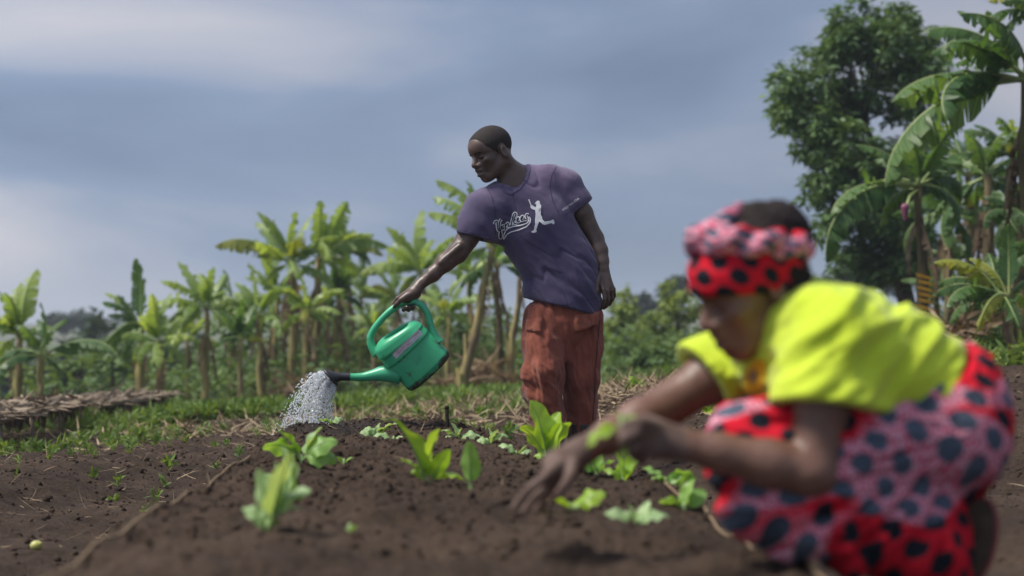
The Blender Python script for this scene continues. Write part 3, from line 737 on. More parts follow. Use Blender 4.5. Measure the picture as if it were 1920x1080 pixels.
# ---- t-shirt
T = Field(M(852, 292, -0.36), M(1142, 604, 0.32), 0.0050)
dn = np.array((0, 1, 0), dtype=np.float32)
T.chain([(M(985, 385, -0.01), 0.150), (M(1004, 425, 0.0), 0.178), (M(1036, 478, 0.01), 0.166), (M(1055, 515, 0.01), 0.163), (M(1056, 560, 0.01), 0.170), (M(1056, 606, 0.01), 0.176)], 0.05, (dn, 1.42))
T.chain([(M(966, 362, 0.0), 0.056), (M(936, 374, -0.03), 0.064), (SR, 0.078)], 0.06)
T.chain([(M(980, 334, 0.01), 0.062), (M(1022, 335, 0.02), 0.066), (SL, 0.080)], 0.06)
T.chain([(SR, 0.080), (M(888, 428, -0.075), 0.080), (M(876, 460, -0.085), 0.078)], 0.05)
T.cap(M(925, 405, -0.05), M(905, 445, -0.07), 0.085, 0.070, 0.05)
# hems: bottom, sleeves
T.plane(M(1056, 577, 0), M(1045, 620) - M(1056, 577), None, None)
lo, hi = M(850, 400, -0.3), M(938, 480, 0.2); lo2 = np.minimum(lo, hi); hi2 = np.maximum(lo, hi)
T.plane(M(880, 444, -0.08), np.array((-0.22, -0.05, -1.0)), lo2, hi2)
T2 = Field(M(852, 292, -0.36), M(1142, 604, 0.32), 0.0050)
T2.chain([(SL, 0.080), (M(1078, 381, 0.03), 0.077), (M(1096, 408, 0.03), 0.074)], 0.03)
T2.plane(M(1085, 394, 0.03), M(1085 + 34, 394 + 42, 0.03) - M(1085, 394, 0.03))
h_ = np.maximum(0.018 - np.abs(T.d - T2.d), 0) / 0.018; T.d = np.minimum(T.d, T2.d) - h_ * h_ * 0.018 * 0.25
# open the sleeves and the lower hem from inside, and the neck hole
T.cap(M(893, 420, -0.08), M(868, 480, -0.08), 0.060, 0.074, 0.01, None, 'cut')
T.cap(M(1080, 386, 0.03), M(1110, 426, 0.03), 0.058, 0.070, 0.01, None, 'cut')
T.cap(M(1054, 545, 0.01), M(1056, 640, 0.01), 0.140, 0.172, 0.01, (dn, 1.42), 'cut')
T.cap(M(966, 348, -0.025), hg(-0.036, 0, -0.055), 0.068, 0.060, 0.008, None, 'cut')
def shirt_folds(V, N):
    q = V - np.array(at(1010, 430, YM), dtype=np.float32)
    # drag lines from the reaching shoulder down to the far hip, gathered at the waist
    ax = np.array((0.50, 0.0, -0.86), dtype=np.float32); ac = np.array((0.86, 0.0, 0.50), dtype=np.float32)
    p = np.stack([(q @ ax) * 2.2, (q @ ac) * 13.0, q[:, 1] * 5.0], 1)
    f = fbm(p + 2, 2, 0.35)
    low = np.clip((-q[:, 2] + 0.02) / 0.25, 0, 1)
    p2 = np.stack([q[:, 0] * 4.0 - q[:, 2] * 3, q[:, 2] * 15.0 + q[:, 0] * 9.0, q[:, 1] * 5.0], 1)
    f2 = fbm(p2 + 11, 2, 0.35)
    ridge = 1 - np.abs(f) * 2.2
    p3 = np.stack([(q @ ax) * 2.6 + 5, (q @ ac) * 10.0, q[:, 1] * 4.0], 1); g3 = pn3(p3 + 21) + 0.25 * pn3(p3 * 2.1)
    crease = -np.exp(-(g3 / 0.075) ** 2) * np.clip(pn3(q * 4.5 + 3) * 1.6 + 0.45, 0, 1)          # sharp pulled creases
    p4 = np.stack([q[:, 0] * 4.0, q[:, 2] * 11 + q[:, 0] * 7, q[:, 1] * 4], 1); g4 = pn3(p4 + 31)
    crease = crease - np.exp(-(g4 / 0.07) ** 2) * low * np.clip(pn3(q * 5 + 9) * 1.6 + 0.35, 0, 1)
    hem = np.clip(1.25 + 1.6 * np.minimum(N[:, 2], 0), 0, 1)
    return hem * (0.0080 * np.clip(ridge, -1, 1) * (0.40 + 0.60 * low) + 0.0085 * f2 * (0.35 + 0.65 * low) + 0.0008 * fbm(V * 26, 2) + 0.0060 * crease)
me, TV, TF = T.mesh('shirt', 2, shirt_folds)
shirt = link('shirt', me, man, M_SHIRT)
tb = bvh_of(TV, TF)
# collar band: rib round the neck hole, hem stitching
col = []
for (a, b, d) in ((988, 306, 0.05), (990, 320, 0.0), (984, 335, -0.06), (972, 350, -0.1), (957, 359, -0.11), (945, 354, -0.11), (937, 343, -0.1)):
    h = shoot(tb, a + 3, b + 3, 0.001)
    col.append((a, b))
ribbon('collar', [[(990.5, 309), (991, 321), (986, 336), (974, 352), (958, 362), (946, 357), (938.5, 346)]], 6.0, tb, mat('collar rib', (0.10, 0.082, 0.150), 0.9, 0.15, (0.15, 0.12, 0.19), 40, bump=0.3, bscale=500), shirt, 0.0035)
M_SEAM = mat('shirt seam', (0.050, 0.040, 0.082), 0.95, 0.1)
ribbon('sleeve_seam', [[(1043, 313), (1034, 330), (1031, 352), (1036, 376), (1046, 398)]], 0.9, tb, M_SEAM, shirt, 0.0012)
ribbon('sleeve_seam', [[(913, 352), (922, 368), (928, 392), (930, 418), (928, 440)]], 0.9, tb, M_SEAM, shirt, 0.0012)
ribbon('hem_stitch', [[(990, 584), (1010, 582), (1040, 577), (1070, 570), (1100, 563), (1120, 557)]], 0.8, tb, M_SEAM, shirt, 0.0012)
ribbon('hem_stitch', [[(1101, 372), (1085, 384), (1066, 399), (1059, 405)]], 0.8, tb, M_SEAM, shirt, 0.0012)
ribbon('hem_stitch', [[(868, 431), (880, 436), (894, 440), (915, 441)]], 0.8, tb, M_SEAM, shirt, 0.0012)
ox, oy, sc = 915, 365, 12.0
c_ = lambda L: [(ox + a / sc, oy + b / sc) for a, b in L]
YK = [[(140, 665), (150, 610), (200, 590), (200, 680), (212, 770), (245, 825)], [(288, 552), (256, 600), (240, 690), (245, 775), (275, 815)],
      [(285, 690), (278, 800), (258, 900), (262, 975), (285, 975), (292, 890), (275, 830)], [(345, 695), (312, 700), (300, 755), (328, 785), (352, 710), (357, 775), (380, 770)],
      [(388, 655), (398, 760)], [(398, 690), (440, 630), (462, 655), (452, 715), (492, 705)], [(525, 690), (545, 560), (588, 425), (628, 410), (632, 465), (575, 560)], [(565, 600), (625, 545)], [(575, 595), (602, 660), (645, 640)],
      [(655, 590), (702, 540), (688, 502), (655, 555), (668, 622), (728, 590)], [(745, 565), (795, 508), (780, 475), (745, 530), (762, 590), (825, 555)], [(905, 460), (872, 440), (850, 490), (885, 530), (862, 575), (828, 555)]]
YK = [c_(l) for l in YK]
ribbon('lettering', YK, 6.0, tb, M_WHITE, shirt, 0.0022)
ribbon('lettering_ink', YK, 2.0, tb, M_INK, shirt, 0.0040)
ribbon('swoosh', [c_([(905, 515), (935, 500), (957, 560), (940, 640), (870, 720), (700, 790), (520, 840), (420, 900), (355, 1005), (340, 960), (380, 830), (450, 760), (560, 718), (740, 690), (880, 640), (925, 585), (905, 520)])], 1.9, tb, M_WHITE, shirt, 0.0030)
bat = c_([(903, 118), (930, 100), (978, 238), (1005, 247), (1060, 285), (1085, 270), (1085, 217), (1053, 210), (1080, 165), (1115, 136), (1155, 150), (1168, 205), (1195, 250), (1190, 380), (1185, 450), (1215, 500), (1225, 560), (1275, 612), (1400, 590), (1445, 562), (1475, 570), (1495, 640), (1465, 672), (1425, 640), (1280, 682), (1235, 672), (1155, 605), (1120, 680), (1085, 790), (1095, 835), (1040, 860), (980, 850), (975, 830), (1030, 795), (1060, 660), (1055, 560), (1072, 440), (1060, 350), (985, 325), (952, 280), (960, 245)])
polyprint('batter_emblem', *fill_poly(bat, 2.2), tb, M_WHITE, shirt, 0.0030)
def put_text(name, s, org, ux, uy, bvh, m, parent, off):
    V, F = text_mesh(s, 1.0)
    w = max(v[0] for v in V) - min(v[0] for v in V); x0 = min(v[0] for v in V)
    P = [(org[0] + (v[0] - x0) / w * ux[0] + v[1] / 0.7 * uy[0], org[1] + (v[0] - x0) / w * ux[1] + v[1] / 0.7 * uy[1]) for v in V]
    return polyprint(name, P, F, bvh, m, parent, off)
put_text('emblem_number', '55', (ox + 1138 / sc, oy + 392 / sc), (60 / sc, -30 / sc), (1 / sc, -66 / sc), tb, M_INK, shirt, 0.0045)
put_text('sleeve_lettering', 'MEIJI YASUDA', (1055.5, 396.2), (31, -22.5), (-2.4, -3.4), tb, M_WHITE, shirt, 0.0042)

# ---- trousers
Q = Field(M(960, 556, -0.34), M(1150, 812, 0.30), 0.0052)
Q.cap(M(1057, 566, 0.012), M(1057, 602, 0.01), 0.134, 0.156, 0.03, (dn, 1.38))
Q.chain([(M(1020, 598, -0.02), 0.092), (M(1017, 650, -0.05), 0.096), (M(1018, 695, -0.085), 0.094), (M(1019, 738, -0.075), 0.088), (M(1026, 772, -0.055), 0.077), (M(1031, 806, -0.045), 0.068)], 0.018)
Q.chain([(M(1094, 598, 0.02), 0.090), (M(1093, 650, 0.03), 0.090), (M(1089, 707, 0.02), 0.083), (M(1090, 755, 0.045), 0.072), (M(1090, 806, 0.05), 0.066)], 0.018)
Q.cap(M(1040, 612, 0.0), M(1072, 612, 0.02), 0.072, 0.072, 0.03)
Q.cap(M(1052, 610, 0.0), M(1055, 660, -0.01), 0.055, 0.035, 0.05)
def trouser_folds(V, N):
    q = V - np.array(at(1055, 690, YM), dtype=np.float32)
    p = np.stack([q[:, 0] * 15 + q[:, 2] * 2.5, q[:, 1] * 9, q[:, 2] * 2.6], 1); f = fbm(p + 4, 3, 0.5)
    p2 = np.stack([q[:, 0] * 8 , q[:, 1] * 6, q[:, 2] * 17 + q[:, 0] * 14], 1); f2 = fbm(p2 + 8, 3, 0.5)
    z0 = at(1055, 730, YM).z; kn = np.exp(-((V[:, 2] - z0) / 0.13) ** 2) + 0.8 * np.exp(-((V[:, 2] - at(0, 790, YM).z) / 0.06) ** 2)
    left = np.clip((at(1060, 0, YM).x - V[:, 0]) / 0.03, 0.25, 1)
    return 0.0085 * (1 - 2.2 * np.abs(f)) + 0.014 * f2 * kn * left + 0.0022 * fbm(V * 24, 2)
me, QV, QF = Q.mesh('trousers', 2, trouser_folds); trou = link('trousers', me, man, M_TROU)
qb = bvh_of(QV, QF)
def patch(name, corners, bulge, m, parent, n=12):
    V, F = [], []
    a, b, c, d = [Vector(p) for p in corners]
    for j in range(n + 1):
        for i_ in range(n + 1):
            u, v = i_ / n, j / n
            p = (a.lerp(b, u)).lerp(d.lerp(c, u), v)
            e_ = min(u, 1 - u, 1 - v) * 9; e2 = min(1.0, max(0.0, e_)) ** 0.5
            w = 0.003 + bulge * e2 * (0.55 + 0.6 * v) + 0.002 * math.sin(9 * u + 4 * v)
            if e_ <= 0: w = -0.004
            h = shoot(qb, p.x, p.y, w); V.append(tuple(h[0]) if h else V[-1])
    for j in range(n):
        for i_ in range(n):
            k = j * (n + 1) + i_; F.append((k, k + 1, k + n + 2, k + n + 1))
    return link(name, mesh(name, np.array(V), F), parent, m)
patch('pocket', [(988, 599), (1020, 596), (1015.5, 627), (986.5, 621)], 0.012, M_TROU2, trou)
patch('pocket', [(1073, 592), (1125, 586), (1119, 609), (1077, 625)], 0.020, M_TROU2, trou)
ribbon('side_seam', [[(1124, 600), (1120, 640), (1116, 690), (1114, 740), (1111, 790)]], 1.6, qb, mat('dark seam thread', (0.10, 0.030, 0.020), 0.95, 0.1), trou, 0.002)  # darker red thread down the outer leg seam
for (a, b, dy) in ((1031, 798, -0.045), (1090, 796, 0.05)):
    Bt = Field(M(a - 40, b - 12, dy - 0.28), M(a + 40, 925, dy + 0.16), 0.005)
    top = M(a, b - 2, dy); ank = M(a, 885, dy); gzz = zz(float(ank[0]), float(ank[1])); ank[2] = gzz + 0.075
    Bt.chain([(top, 0.073), (M(a, b + 45, dy), 0.066), (ank, 0.058)], 0.02)
    heel = ank + np.array((0.01, 0.03, -0.035)); toe = ank + np.array((-0.045, -0.175, -0.04))
    Bt.cap(heel, toe, 0.042, 0.043, 0.03, ((0, 0, 1), 1.12))
    Bt.plane(top + np.array((0, 0, 0.0)), (0, 0, 1)); Bt.cap(top + np.array((0, 0, 0.05)), M(a, b + 30, dy), 0.068, 0.058, 0.0, None, 'cut')
    Bt.plane((0, 0, gzz - 0.012), (0, 0, -1))
    link('boot', Bt.mesh('boot', 1)[0], man, M_BOOT)

# ---------------------------------------------------------------- watering can
cc = M(772, 662, YC)                                                        # centre of the can's body
canr = empty('watering_can', tuple(cc), 'green plastic watering can with black rose pouring from the lifted hand', 'watering can')
e1 = Vector((0.735, 0, 0.678)).normalized(); e2 = Vector((-0.678, 0, 0.735)); rl = math.radians(16)
e2 = (e2 * math.cos(rl) + Vector((0, -1, 0)) * math.sin(rl)).normalized(); e3 = e1.cross(e2).normalized()
CCV = Vector(cc)
def K(a, b, c): return CCV + e1 * a + e2 * b + e3 * c
def can_material():
    m = mat('green can plastic', (0.030, 0.330, 0.145), 0.34, 0.45, (0.060, 0.420, 0.215), 4.0, 4, bump=0.04, bscale=140)
    N = m.node_tree.nodes; L = m.node_tree.links; P = N['Principled BSDF']; src = P.inputs['Base Color'].links[0].from_socket
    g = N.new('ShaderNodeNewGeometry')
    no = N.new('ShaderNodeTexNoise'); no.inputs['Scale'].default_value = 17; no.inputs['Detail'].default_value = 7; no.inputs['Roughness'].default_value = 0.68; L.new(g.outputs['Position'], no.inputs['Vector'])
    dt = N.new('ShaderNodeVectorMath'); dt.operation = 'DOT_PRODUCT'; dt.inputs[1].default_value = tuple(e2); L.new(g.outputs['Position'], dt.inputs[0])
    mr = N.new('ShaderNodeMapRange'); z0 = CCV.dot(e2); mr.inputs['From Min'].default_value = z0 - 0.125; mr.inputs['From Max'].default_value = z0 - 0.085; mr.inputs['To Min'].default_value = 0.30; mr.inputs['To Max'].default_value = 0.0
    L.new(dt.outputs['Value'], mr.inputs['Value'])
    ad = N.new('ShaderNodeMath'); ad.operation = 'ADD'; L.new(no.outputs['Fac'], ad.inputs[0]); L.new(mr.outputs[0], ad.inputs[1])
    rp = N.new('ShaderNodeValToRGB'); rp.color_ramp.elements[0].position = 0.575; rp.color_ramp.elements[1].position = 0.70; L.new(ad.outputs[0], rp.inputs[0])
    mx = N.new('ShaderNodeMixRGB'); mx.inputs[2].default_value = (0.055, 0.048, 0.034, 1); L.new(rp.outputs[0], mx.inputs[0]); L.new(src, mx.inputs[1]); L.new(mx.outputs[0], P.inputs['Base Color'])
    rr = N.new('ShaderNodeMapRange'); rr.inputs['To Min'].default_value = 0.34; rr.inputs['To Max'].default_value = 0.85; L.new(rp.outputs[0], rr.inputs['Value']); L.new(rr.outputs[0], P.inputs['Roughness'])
    return m
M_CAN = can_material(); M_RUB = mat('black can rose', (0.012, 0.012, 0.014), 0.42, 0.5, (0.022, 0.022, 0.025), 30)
# body: rounded-oval sections up the can, a domed shoulder, an open filling mouth
rings = [(-0.128, 0.070, 0.040, 0), (-0.128, 0.112, 0.066, 0), (-0.124, 0.122, 0.074, 0), (-0.116, 0.1275, 0.0785, 0), (-0.100, 0.1285, 0.080, 0), (-0.097, 0.1300, 0.0815, 0), (-0.094, 0.1285, 0.080, 0), (0.022, 0.1270, 0.079, 0), (0.025, 0.1245, 0.077, 0), (0.028, 0.1270, 0.079, 0), (0.036, 0.1290, 0.081, 0), (0.039, 0.1270, 0.079, 0),
         (0.066, 0.1265, 0.0785, 0), (0.069, 0.1240, 0.076, 0), (0.072, 0.1265, 0.0785, 0), (0.082, 0.1280, 0.080, 0), (0.085, 0.1255, 0.078, 0), (0.104, 0.121, 0.0745, 0), (0.117, 0.110, 0.067, 0.002), (0.125, 0.094, 0.057, 0.006), (0.128, 0.078, 0.047, 0.012), (0.127, 0.066, 0.040, 0.014), (0.118, 0.063, 0.038, 0.014), (0.09, 0.063, 0.038, 0.014), (0.06, 0.095, 0.06, 0.0), (-0.10, 0.115, 0.07, 0.0), (-0.10, 0.01, 0.01, 0.0)]
nseg = 56; V = []; F = []
for (h, a, b, sh) in rings:
    for j in range(nseg):
        t = 2 * math.pi * j / nseg; p = 2 / 2.6
        cx = math.copysign(abs(math.cos(t)) ** p, math.cos(t)); sy = math.copysign(abs(math.sin(t)) ** p, math.sin(t))
        V.append(tuple(K(a * cx + sh, h - 0.014 * cx * min(1.0, max(0.0, (h - 0.05) / 0.06)), b * sy)))
for r in range(len(rings) - 1):
    for j in range(nseg): F.append((r * nseg + j, r * nseg + (j + 1) % nseg, (r + 1) * nseg + (j + 1) % nseg, (r + 1) * nseg + j))
F.append(tuple(range(nseg - 1, -1, -1)))
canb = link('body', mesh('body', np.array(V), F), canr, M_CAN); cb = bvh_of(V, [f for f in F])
hv = [Vector(p) for p in HP]
rad_h = [0.028, 0.021, 0.0175] + [0.0155] * (len(hv) - 6) + [0.017, 0.022, 0.030]
def resample(P, R_, n):
    out = []; ro = []
    for i in range(len(P) - 1):
        p0 = P[max(i - 1, 0)]; p1 = P[i]; p2 = P[i + 1]; p3 = P[min(i + 2, len(P) - 1)]
        for k in range(n):
            t = k / n
            out.append(0.5 * ((2 * p1) + (p2 - p0) * t + (2 * p0 - 5 * p1 + 4 * p2 - p3) * t * t + (3 * p1 - p0 - 3 * p2 + p3) * t ** 3)); ro.append(R_[i] + (R_[i + 1] - R_[i]) * t)
    out.append(P[-1]); ro.append(R_[-1]); return out, ro
hs, hr = resample(hv, rad_h, 4)
MB().tube(hs, hr, 14).build('handle', M_CAN, canr)
# spout: wide oval root on the body's front, narrowing to the rose
sp = [(752, 703, 0.045), (735, 700, 0.044), (717, 700.5, 0.037), (700, 703.5, 0.027), (682, 706.5, 0.0205), (666, 707, 0.0175), (652, 706.5, 0.0168)]
P_, R_ = resample([Vector(M(a, b, YC)) for a, b, r in sp], [r for a, b, r in sp], 3)
MB().tube(P_, R_, 18, True, 1.0).build('spout', M_CAN, canr)
# rose: sleeve, cone, tilted round face
r_ax = (Vector(M(619, 706, YC)) - Vector(M(655, 706.5, YC))).normalized()
fc = Vector(M(618.5, 708.0, YC)); fn = Vector((-0.735, -0.10, -0.66)).normalized()
fa = fn.cross(Vector((0, 1, 0))).normalized(); fb = fn.cross(fa)
V = []; F = []; ns = 24
secs = []
c0 = Vector(M(657, 706.5, YC)); c1 = Vector(M(641, 706.3, YC))
sa = r_ax.cross(Vector((0, 1, 0))).normalized(); sb = r_ax.cross(sa)
if sa.dot(fa) < 0: fa = -fa
if sb.dot(fb) < 0: fb = -fb
for (c, r, w) in ((c0, 0.0185, 0), (c1, 0.0185, 0), (c1.lerp(fc, 0.35), 0.0225, 0.35), (c1.lerp(fc, 0.70), 0.034, 0.75), (fc - fn * 0.010, 0.049, 1.0), (fc - fn * 0.003, 0.0525, 1.0), (fc, 0.0515, 1.0), (fc + fn * 0.003, 0.040, 1.0), (fc + fn * 0.005, 0.001, 1.0)):
    ua = sa.lerp(fa, w).normalized(); ub = sb.lerp(fb, w).normalized()
    for j in range(ns):
        t = 2 * math.pi * j / ns; V.append(tuple(c + ua * math.cos(t) * r + ub * math.sin(t) * r))
for r in range(8):
    for j in range(ns): F.append((r * ns + j, r * ns + (j + 1) % ns, (r + 1) * ns + (j + 1) % ns, (r + 1) * ns + j))
link('rose', mesh('rose', np.array(V), F), canr, M_RUB)
# sticker on the side with its print
def quad_print(name, q, bvh, m, parent, off, n=8):
    a, b, c, d = [Vector(p) for p in q]; P = []; F = []
    for j in range(n + 1):
        for i_ in range(n + 1): P.append(tuple((a.lerp(b, i_ / n)).lerp(d.lerp(c, i_ / n), j / n)))
    for j in range(n):
        for i_ in range(n): k = j * (n + 1) + i_; F.append((k, k + 1, k + n + 2, k + n + 1))
    return polyprint(name, P, F, bvh, m, parent, off)
stk = quad_print('sticker', [(735, 664), (784.6, 617), (793, 626), (743, 673)], cb, mat('white sticker', (0.62, 0.61, 0.62), 0.5, 0.3, (0.5, 0.49, 0.5), 60), canr, 0.0012)
M_PINK = mat('pink print', (0.55, 0.10, 0.22), 0.6, 0.2)
put_text('sticker_print', 'THE', (742.6, 662.6), (4.6, -4.6), (-1.8, -1.9), cb, M_PINK, stk, 0.0022)
put_text('sticker_print', 'ORGANIZER', (745.2, 664.9), (15.5, -15), (-1.8, -1.9), cb, M_PINK, stk, 0.0022)
put_text('sticker_print', 'water for every garden', (748, 667.0), (19, -17), (-0.6, -0.7), cb, mat('grey print', (0.25, 0.22, 0.26), 0.6, 0.2), stk, 0.0022) if False else None
ci = [(764.5 + 2.6 * math.cos(t), 644.5 + 2.6 * math.sin(t)) for t in np.linspace(0, 2 * math.pi, 17)]
ribbon('sticker_print', [ci], 1.0, cb, M_PINK, stk, 0.0022, 0.8)
ribbon('sticker_print', [[(748, 667.2), (767, 650)]], 0.7, cb, mat('grey print', (0.28, 0.24, 0.28), 0.6, 0.2), stk, 0.0022)
ribbon('sticker_print', [[(777.5, 629.5), (781, 626.5)]], 2.6, cb, mat('orange print', (0.55, 0.30, 0.12), 0.6, 0.2), stk, 0.0022, 0.6)
ribbon('sticker_print', [[(781.6, 625.5), (784.4, 622)]], 2.6, cb, mat('grey green print', (0.25, 0.30, 0.24), 0.6, 0.2), stk, 0.0024, 0.6)

# ---------------------------------------------------------------- water falling from the rose
M_WATER = bpy.data.materials.new('falling water'); M_WATER.use_nodes = True
Pw = M_WATER.node_tree.nodes['Principled BSDF']; Pw.inputs['Base Color'].default_value = (0.95, 0.97, 1.0, 1); Pw.inputs['Roughness'].default_value = 0.06; Pw.inputs['IOR'].default_value = 1.33; Pw.inputs['Transmission Weight'].default_value = 0.25; Pw.inputs['Specular IOR Level'].default_value = 0.9
def water():
    r = np.random.default_rng(11); V = []; n = 0; C = []; S = []; D = []
    f_c, f_n, f_a, f_b = (np.array(v) for v in (fc, fn, fa, fb))
    for s_ in range(190):                                  # each hole of the rose throws one thread that breaks into drops
        q = r.uniform(0, 1) ** 0.5 * 0.046; an = r.uniform(0, 2 * math.pi)
        p0 = f_c + f_a * math.cos(an) * q + f_b * math.sin(an) * q + f_n * 0.004
        v0 = f_n * 0.66 + (f_a * math.cos(an) + f_b * math.sin(an)) * q * 12.0 + r.normal(0, 0.06, 3); v0[2] += 0.10
        tt = 0.0
        while True:
            tt += r.exponential(0.0075) + 0.0015
            p = p0 + v0 * tt + np.array((0, 0, -4.9)) * tt * tt + r.normal(0, 0.0016 + tt * 0.010, 3)
            if p[2] < 0.24 or tt > 0.6: break
            v = v0 + np.array((0, 0, -9.8)) * tt; v /= np.linalg.norm(v)
            C.append(p); D.append(v); S.append(r.uniform(0.0014, 0.0030) * (1.0 + 0.35 * r.exponential(0.5)))
    for _ in range(260):                                   # splash
        p = np.array(POUR) + r.normal(0, 1, 3) * np.array((0.10, 0.10, 0.025)); p[2] = 0.30 + abs(r.normal(0, 0.03)); C.append(p); D.append(np.array((0, 0, 1.0))); S.append(r.uniform(0.0008, 0.0018))
    C = np.array(C); D = np.array(D); S = np.array(S)
    octa = np.array([(1, 0, 0), (-1, 0, 0), (0, 1, 0), (0, -1, 0), (0, 0, 1), (0, 0, -1)], dtype=float)
    fo = np.array([(0, 2, 4), (2, 1, 4), (1, 3, 4), (3, 0, 4), (2, 0, 5), (1, 2, 5), (3, 1, 5), (0, 3, 5)])
    a = np.cross(D, (0.3, 0.9, 0.1)); a /= np.linalg.norm(a, axis=1)[:, None]; b = np.cross(D, a)
    el = r.uniform(1.0, 2.2, len(C))
    V = C[:, None, :] + S[:, None, None] * (octa[None, :, 0:1] * a[:, None, :] + octa[None, :, 1:2] * b[:, None, :] + octa[None, :, 2:3] * D[:, None, :] * el[:, None, None])
    F = fo[None] + (np.arange(len(C)) * 6)[:, None, None]
    print('drops', len(C))
    return mesh('water_spray', V.reshape(-1, 3), F.reshape(-1, 3))
wat = link('water_spray', water(), None, M_WATER)
tag(wat, 'fine spray of water drops falling from the black rose to the bed', 'water', kind='stuff')
# ---------------------------------------------------------------- the woman planting seedlings
YW = 2.62
def Wp(px, py, dy=0.0): return np.array(at(px, py, YW + dy), dtype=np.float32)
M_SKIN2 = mat('brown skin', (0.135, 0.066, 0.043), 0.46, 0.45, (0.185, 0.096, 0.064), 16.0, bump=0.1, bscale=160)
M_HAND = mat('soiled brown skin', (0.095, 0.058, 0.045), 0.7, 0.25, (0.15, 0.10, 0.08), 26.0)
M_YEL = mat('lime yellow cotton', (0.47, 0.59, 0.030), 0.85, 0.15, (0.54, 0.66, 0.045), 4.0, bump=0.15, bscale=500, sheen=0.2)
M_HAIR2 = mat('black coily hair', (0.016, 0.012, 0.011), 0.8, 0.25, (0.034, 0.024, 0.022), 90.0, bump=0.8, bscale=220)
def dots_material(name, cell, band_scale, band_off=0.0, red_only=False, dot=0.30):
    """printed wax cloth: dark dots in a staggered lattice over red fields and pink halftone fields"""
    m = bpy.data.materials.new(name); m.use_nodes = True
    N = m.node_tree.nodes; L = m.node_tree.links; P = N['Principled BSDF']; P.inputs['Roughness'].default_value = 0.85; P.inputs['Specular IOR Level'].default_value = 0.15
    uv = N.new('ShaderNodeUVMap'); uv.uv_map = 'cloth'
    mp = N.new('ShaderNodeMapping'); mp.inputs['Rotation'].default_value = (0, 0, math.radians(45)); mp.inputs['Scale'].default_value = (1 / cell, 1 / cell, 1); L.new(uv.outputs[0], mp.inputs[0])
    vo = N.new('ShaderNodeTexVoronoi'); vo.voronoi_dimensions = '2D'; vo.inputs['Randomness'].default_value = 0.10; vo.inputs['Scale'].default_value = 1.0; L.new(mp.outputs[0], vo.inputs['Vector'])
    dr = N.new('ShaderNodeMapRange'); dr.inputs['From Min'].default_value = dot; dr.inputs['From Max'].default_value = dot + 0.045; dr.inputs['To Min'].default_value = 1; dr.inputs['To Max'].default_value = 0; L.new(vo.outputs['Distance'], dr.inputs['Value'])
    # where the cloth is red, where pink
    wv = N.new('ShaderNodeTexNoise'); wv.noise_dimensions = '2D'; wv.inputs['Scale'].default_value = band_scale; wv.inputs['Detail'].default_value = 1.5
    m2 = N.new('ShaderNodeMapping'); m2.inputs['Scale'].default_value = (0.55, 1.25, 1); m2.inputs['Location'].default_value = (band_off, 0, 0); L.new(uv.outputs[0], m2.inputs[0]); L.new(m2.outputs[0], wv.inputs['Vector'])
    br = N.new('ShaderNodeMapRange'); br.inputs['From Min'].default_value = 0.475; br.inputs['From Max'].default_value = 0.50; L.new(wv.outputs['Fac'], br.inputs['Value'])
    # fine halftone on the pink
    v2 = N.new('ShaderNodeTexVoronoi'); v2.voronoi_dimensions = '2D'; v2.inputs['Scale'].default_value = 150; L.new(uv.outputs[0], v2.inputs['Vector'])
    hr = N.new('ShaderNodeMapRange'); hr.inputs['From Min'].default_value = 0.25; hr.inputs['From Max'].default_value = 0.6; L.new(v2.outputs['Distance'], hr.inputs['Value'])
    pk = N.new('ShaderNodeMixRGB'); pk.inputs[1].default_value = (0.62, 0.36, 0.42, 1); pk.inputs[2].default_value = (0.50, 0.045, 0.10, 1); L.new(hr.outputs[0], pk.inputs[0])
    bs = N.new('ShaderNodeMixRGB'); bs.inputs[1].default_value = (0.53, 0.008, 0.022, 1); L.new(br.outputs[0], bs.inputs[0]); L.new(pk.outputs[0], bs.inputs[2])
    if red_only: bs.inputs[0].default_value = 0; L.remove(bs.inputs[0].links[0])
    dk = N.new('ShaderNodeMixRGB'); dk.inputs[1].default_value = (0.010, 0.012, 0.018, 1); dk.inputs[2].default_value = (0.075, 0.095, 0.13, 1); L.new(br.outputs[0], dk.inputs[0])
    if red_only: dk.inputs[0].default_value = 0; L.remove(dk.inputs[0].links[0])
    fm = N.new('ShaderNodeMixRGB'); L.new(dr.outputs[0], fm.inputs[0]); L.new(bs.outputs[0], fm.inputs[1]); L.new(dk.outputs[0], fm.inputs[2]); L.new(fm.outputs[0], P.inputs['Base Color'])
    return m
def set_uv(me, V, fn):
    uv = me.uv_layers.new(name='cloth'); U = fn(np.asarray(V, dtype=np.float32)).astype(np.float32)
    li = np.empty(len(me.loops), dtype=np.int32); me.loops.foreach_get('vertex_index', li)
    uv.data.foreach_set('uv', U[li].ravel())
M_SKIRT = dots_material('dotted red and pink skirt cloth', 0.054, 4.4, 0.35, False, 0.33)
M_WRAP = dots_material('dotted red headscarf cloth', 0.041, 5.0, 2.0, True, 0.37)
M_WRAP2 = dots_material('dotted pink and red headscarf roll', 0.030, 11.0, 1.1)

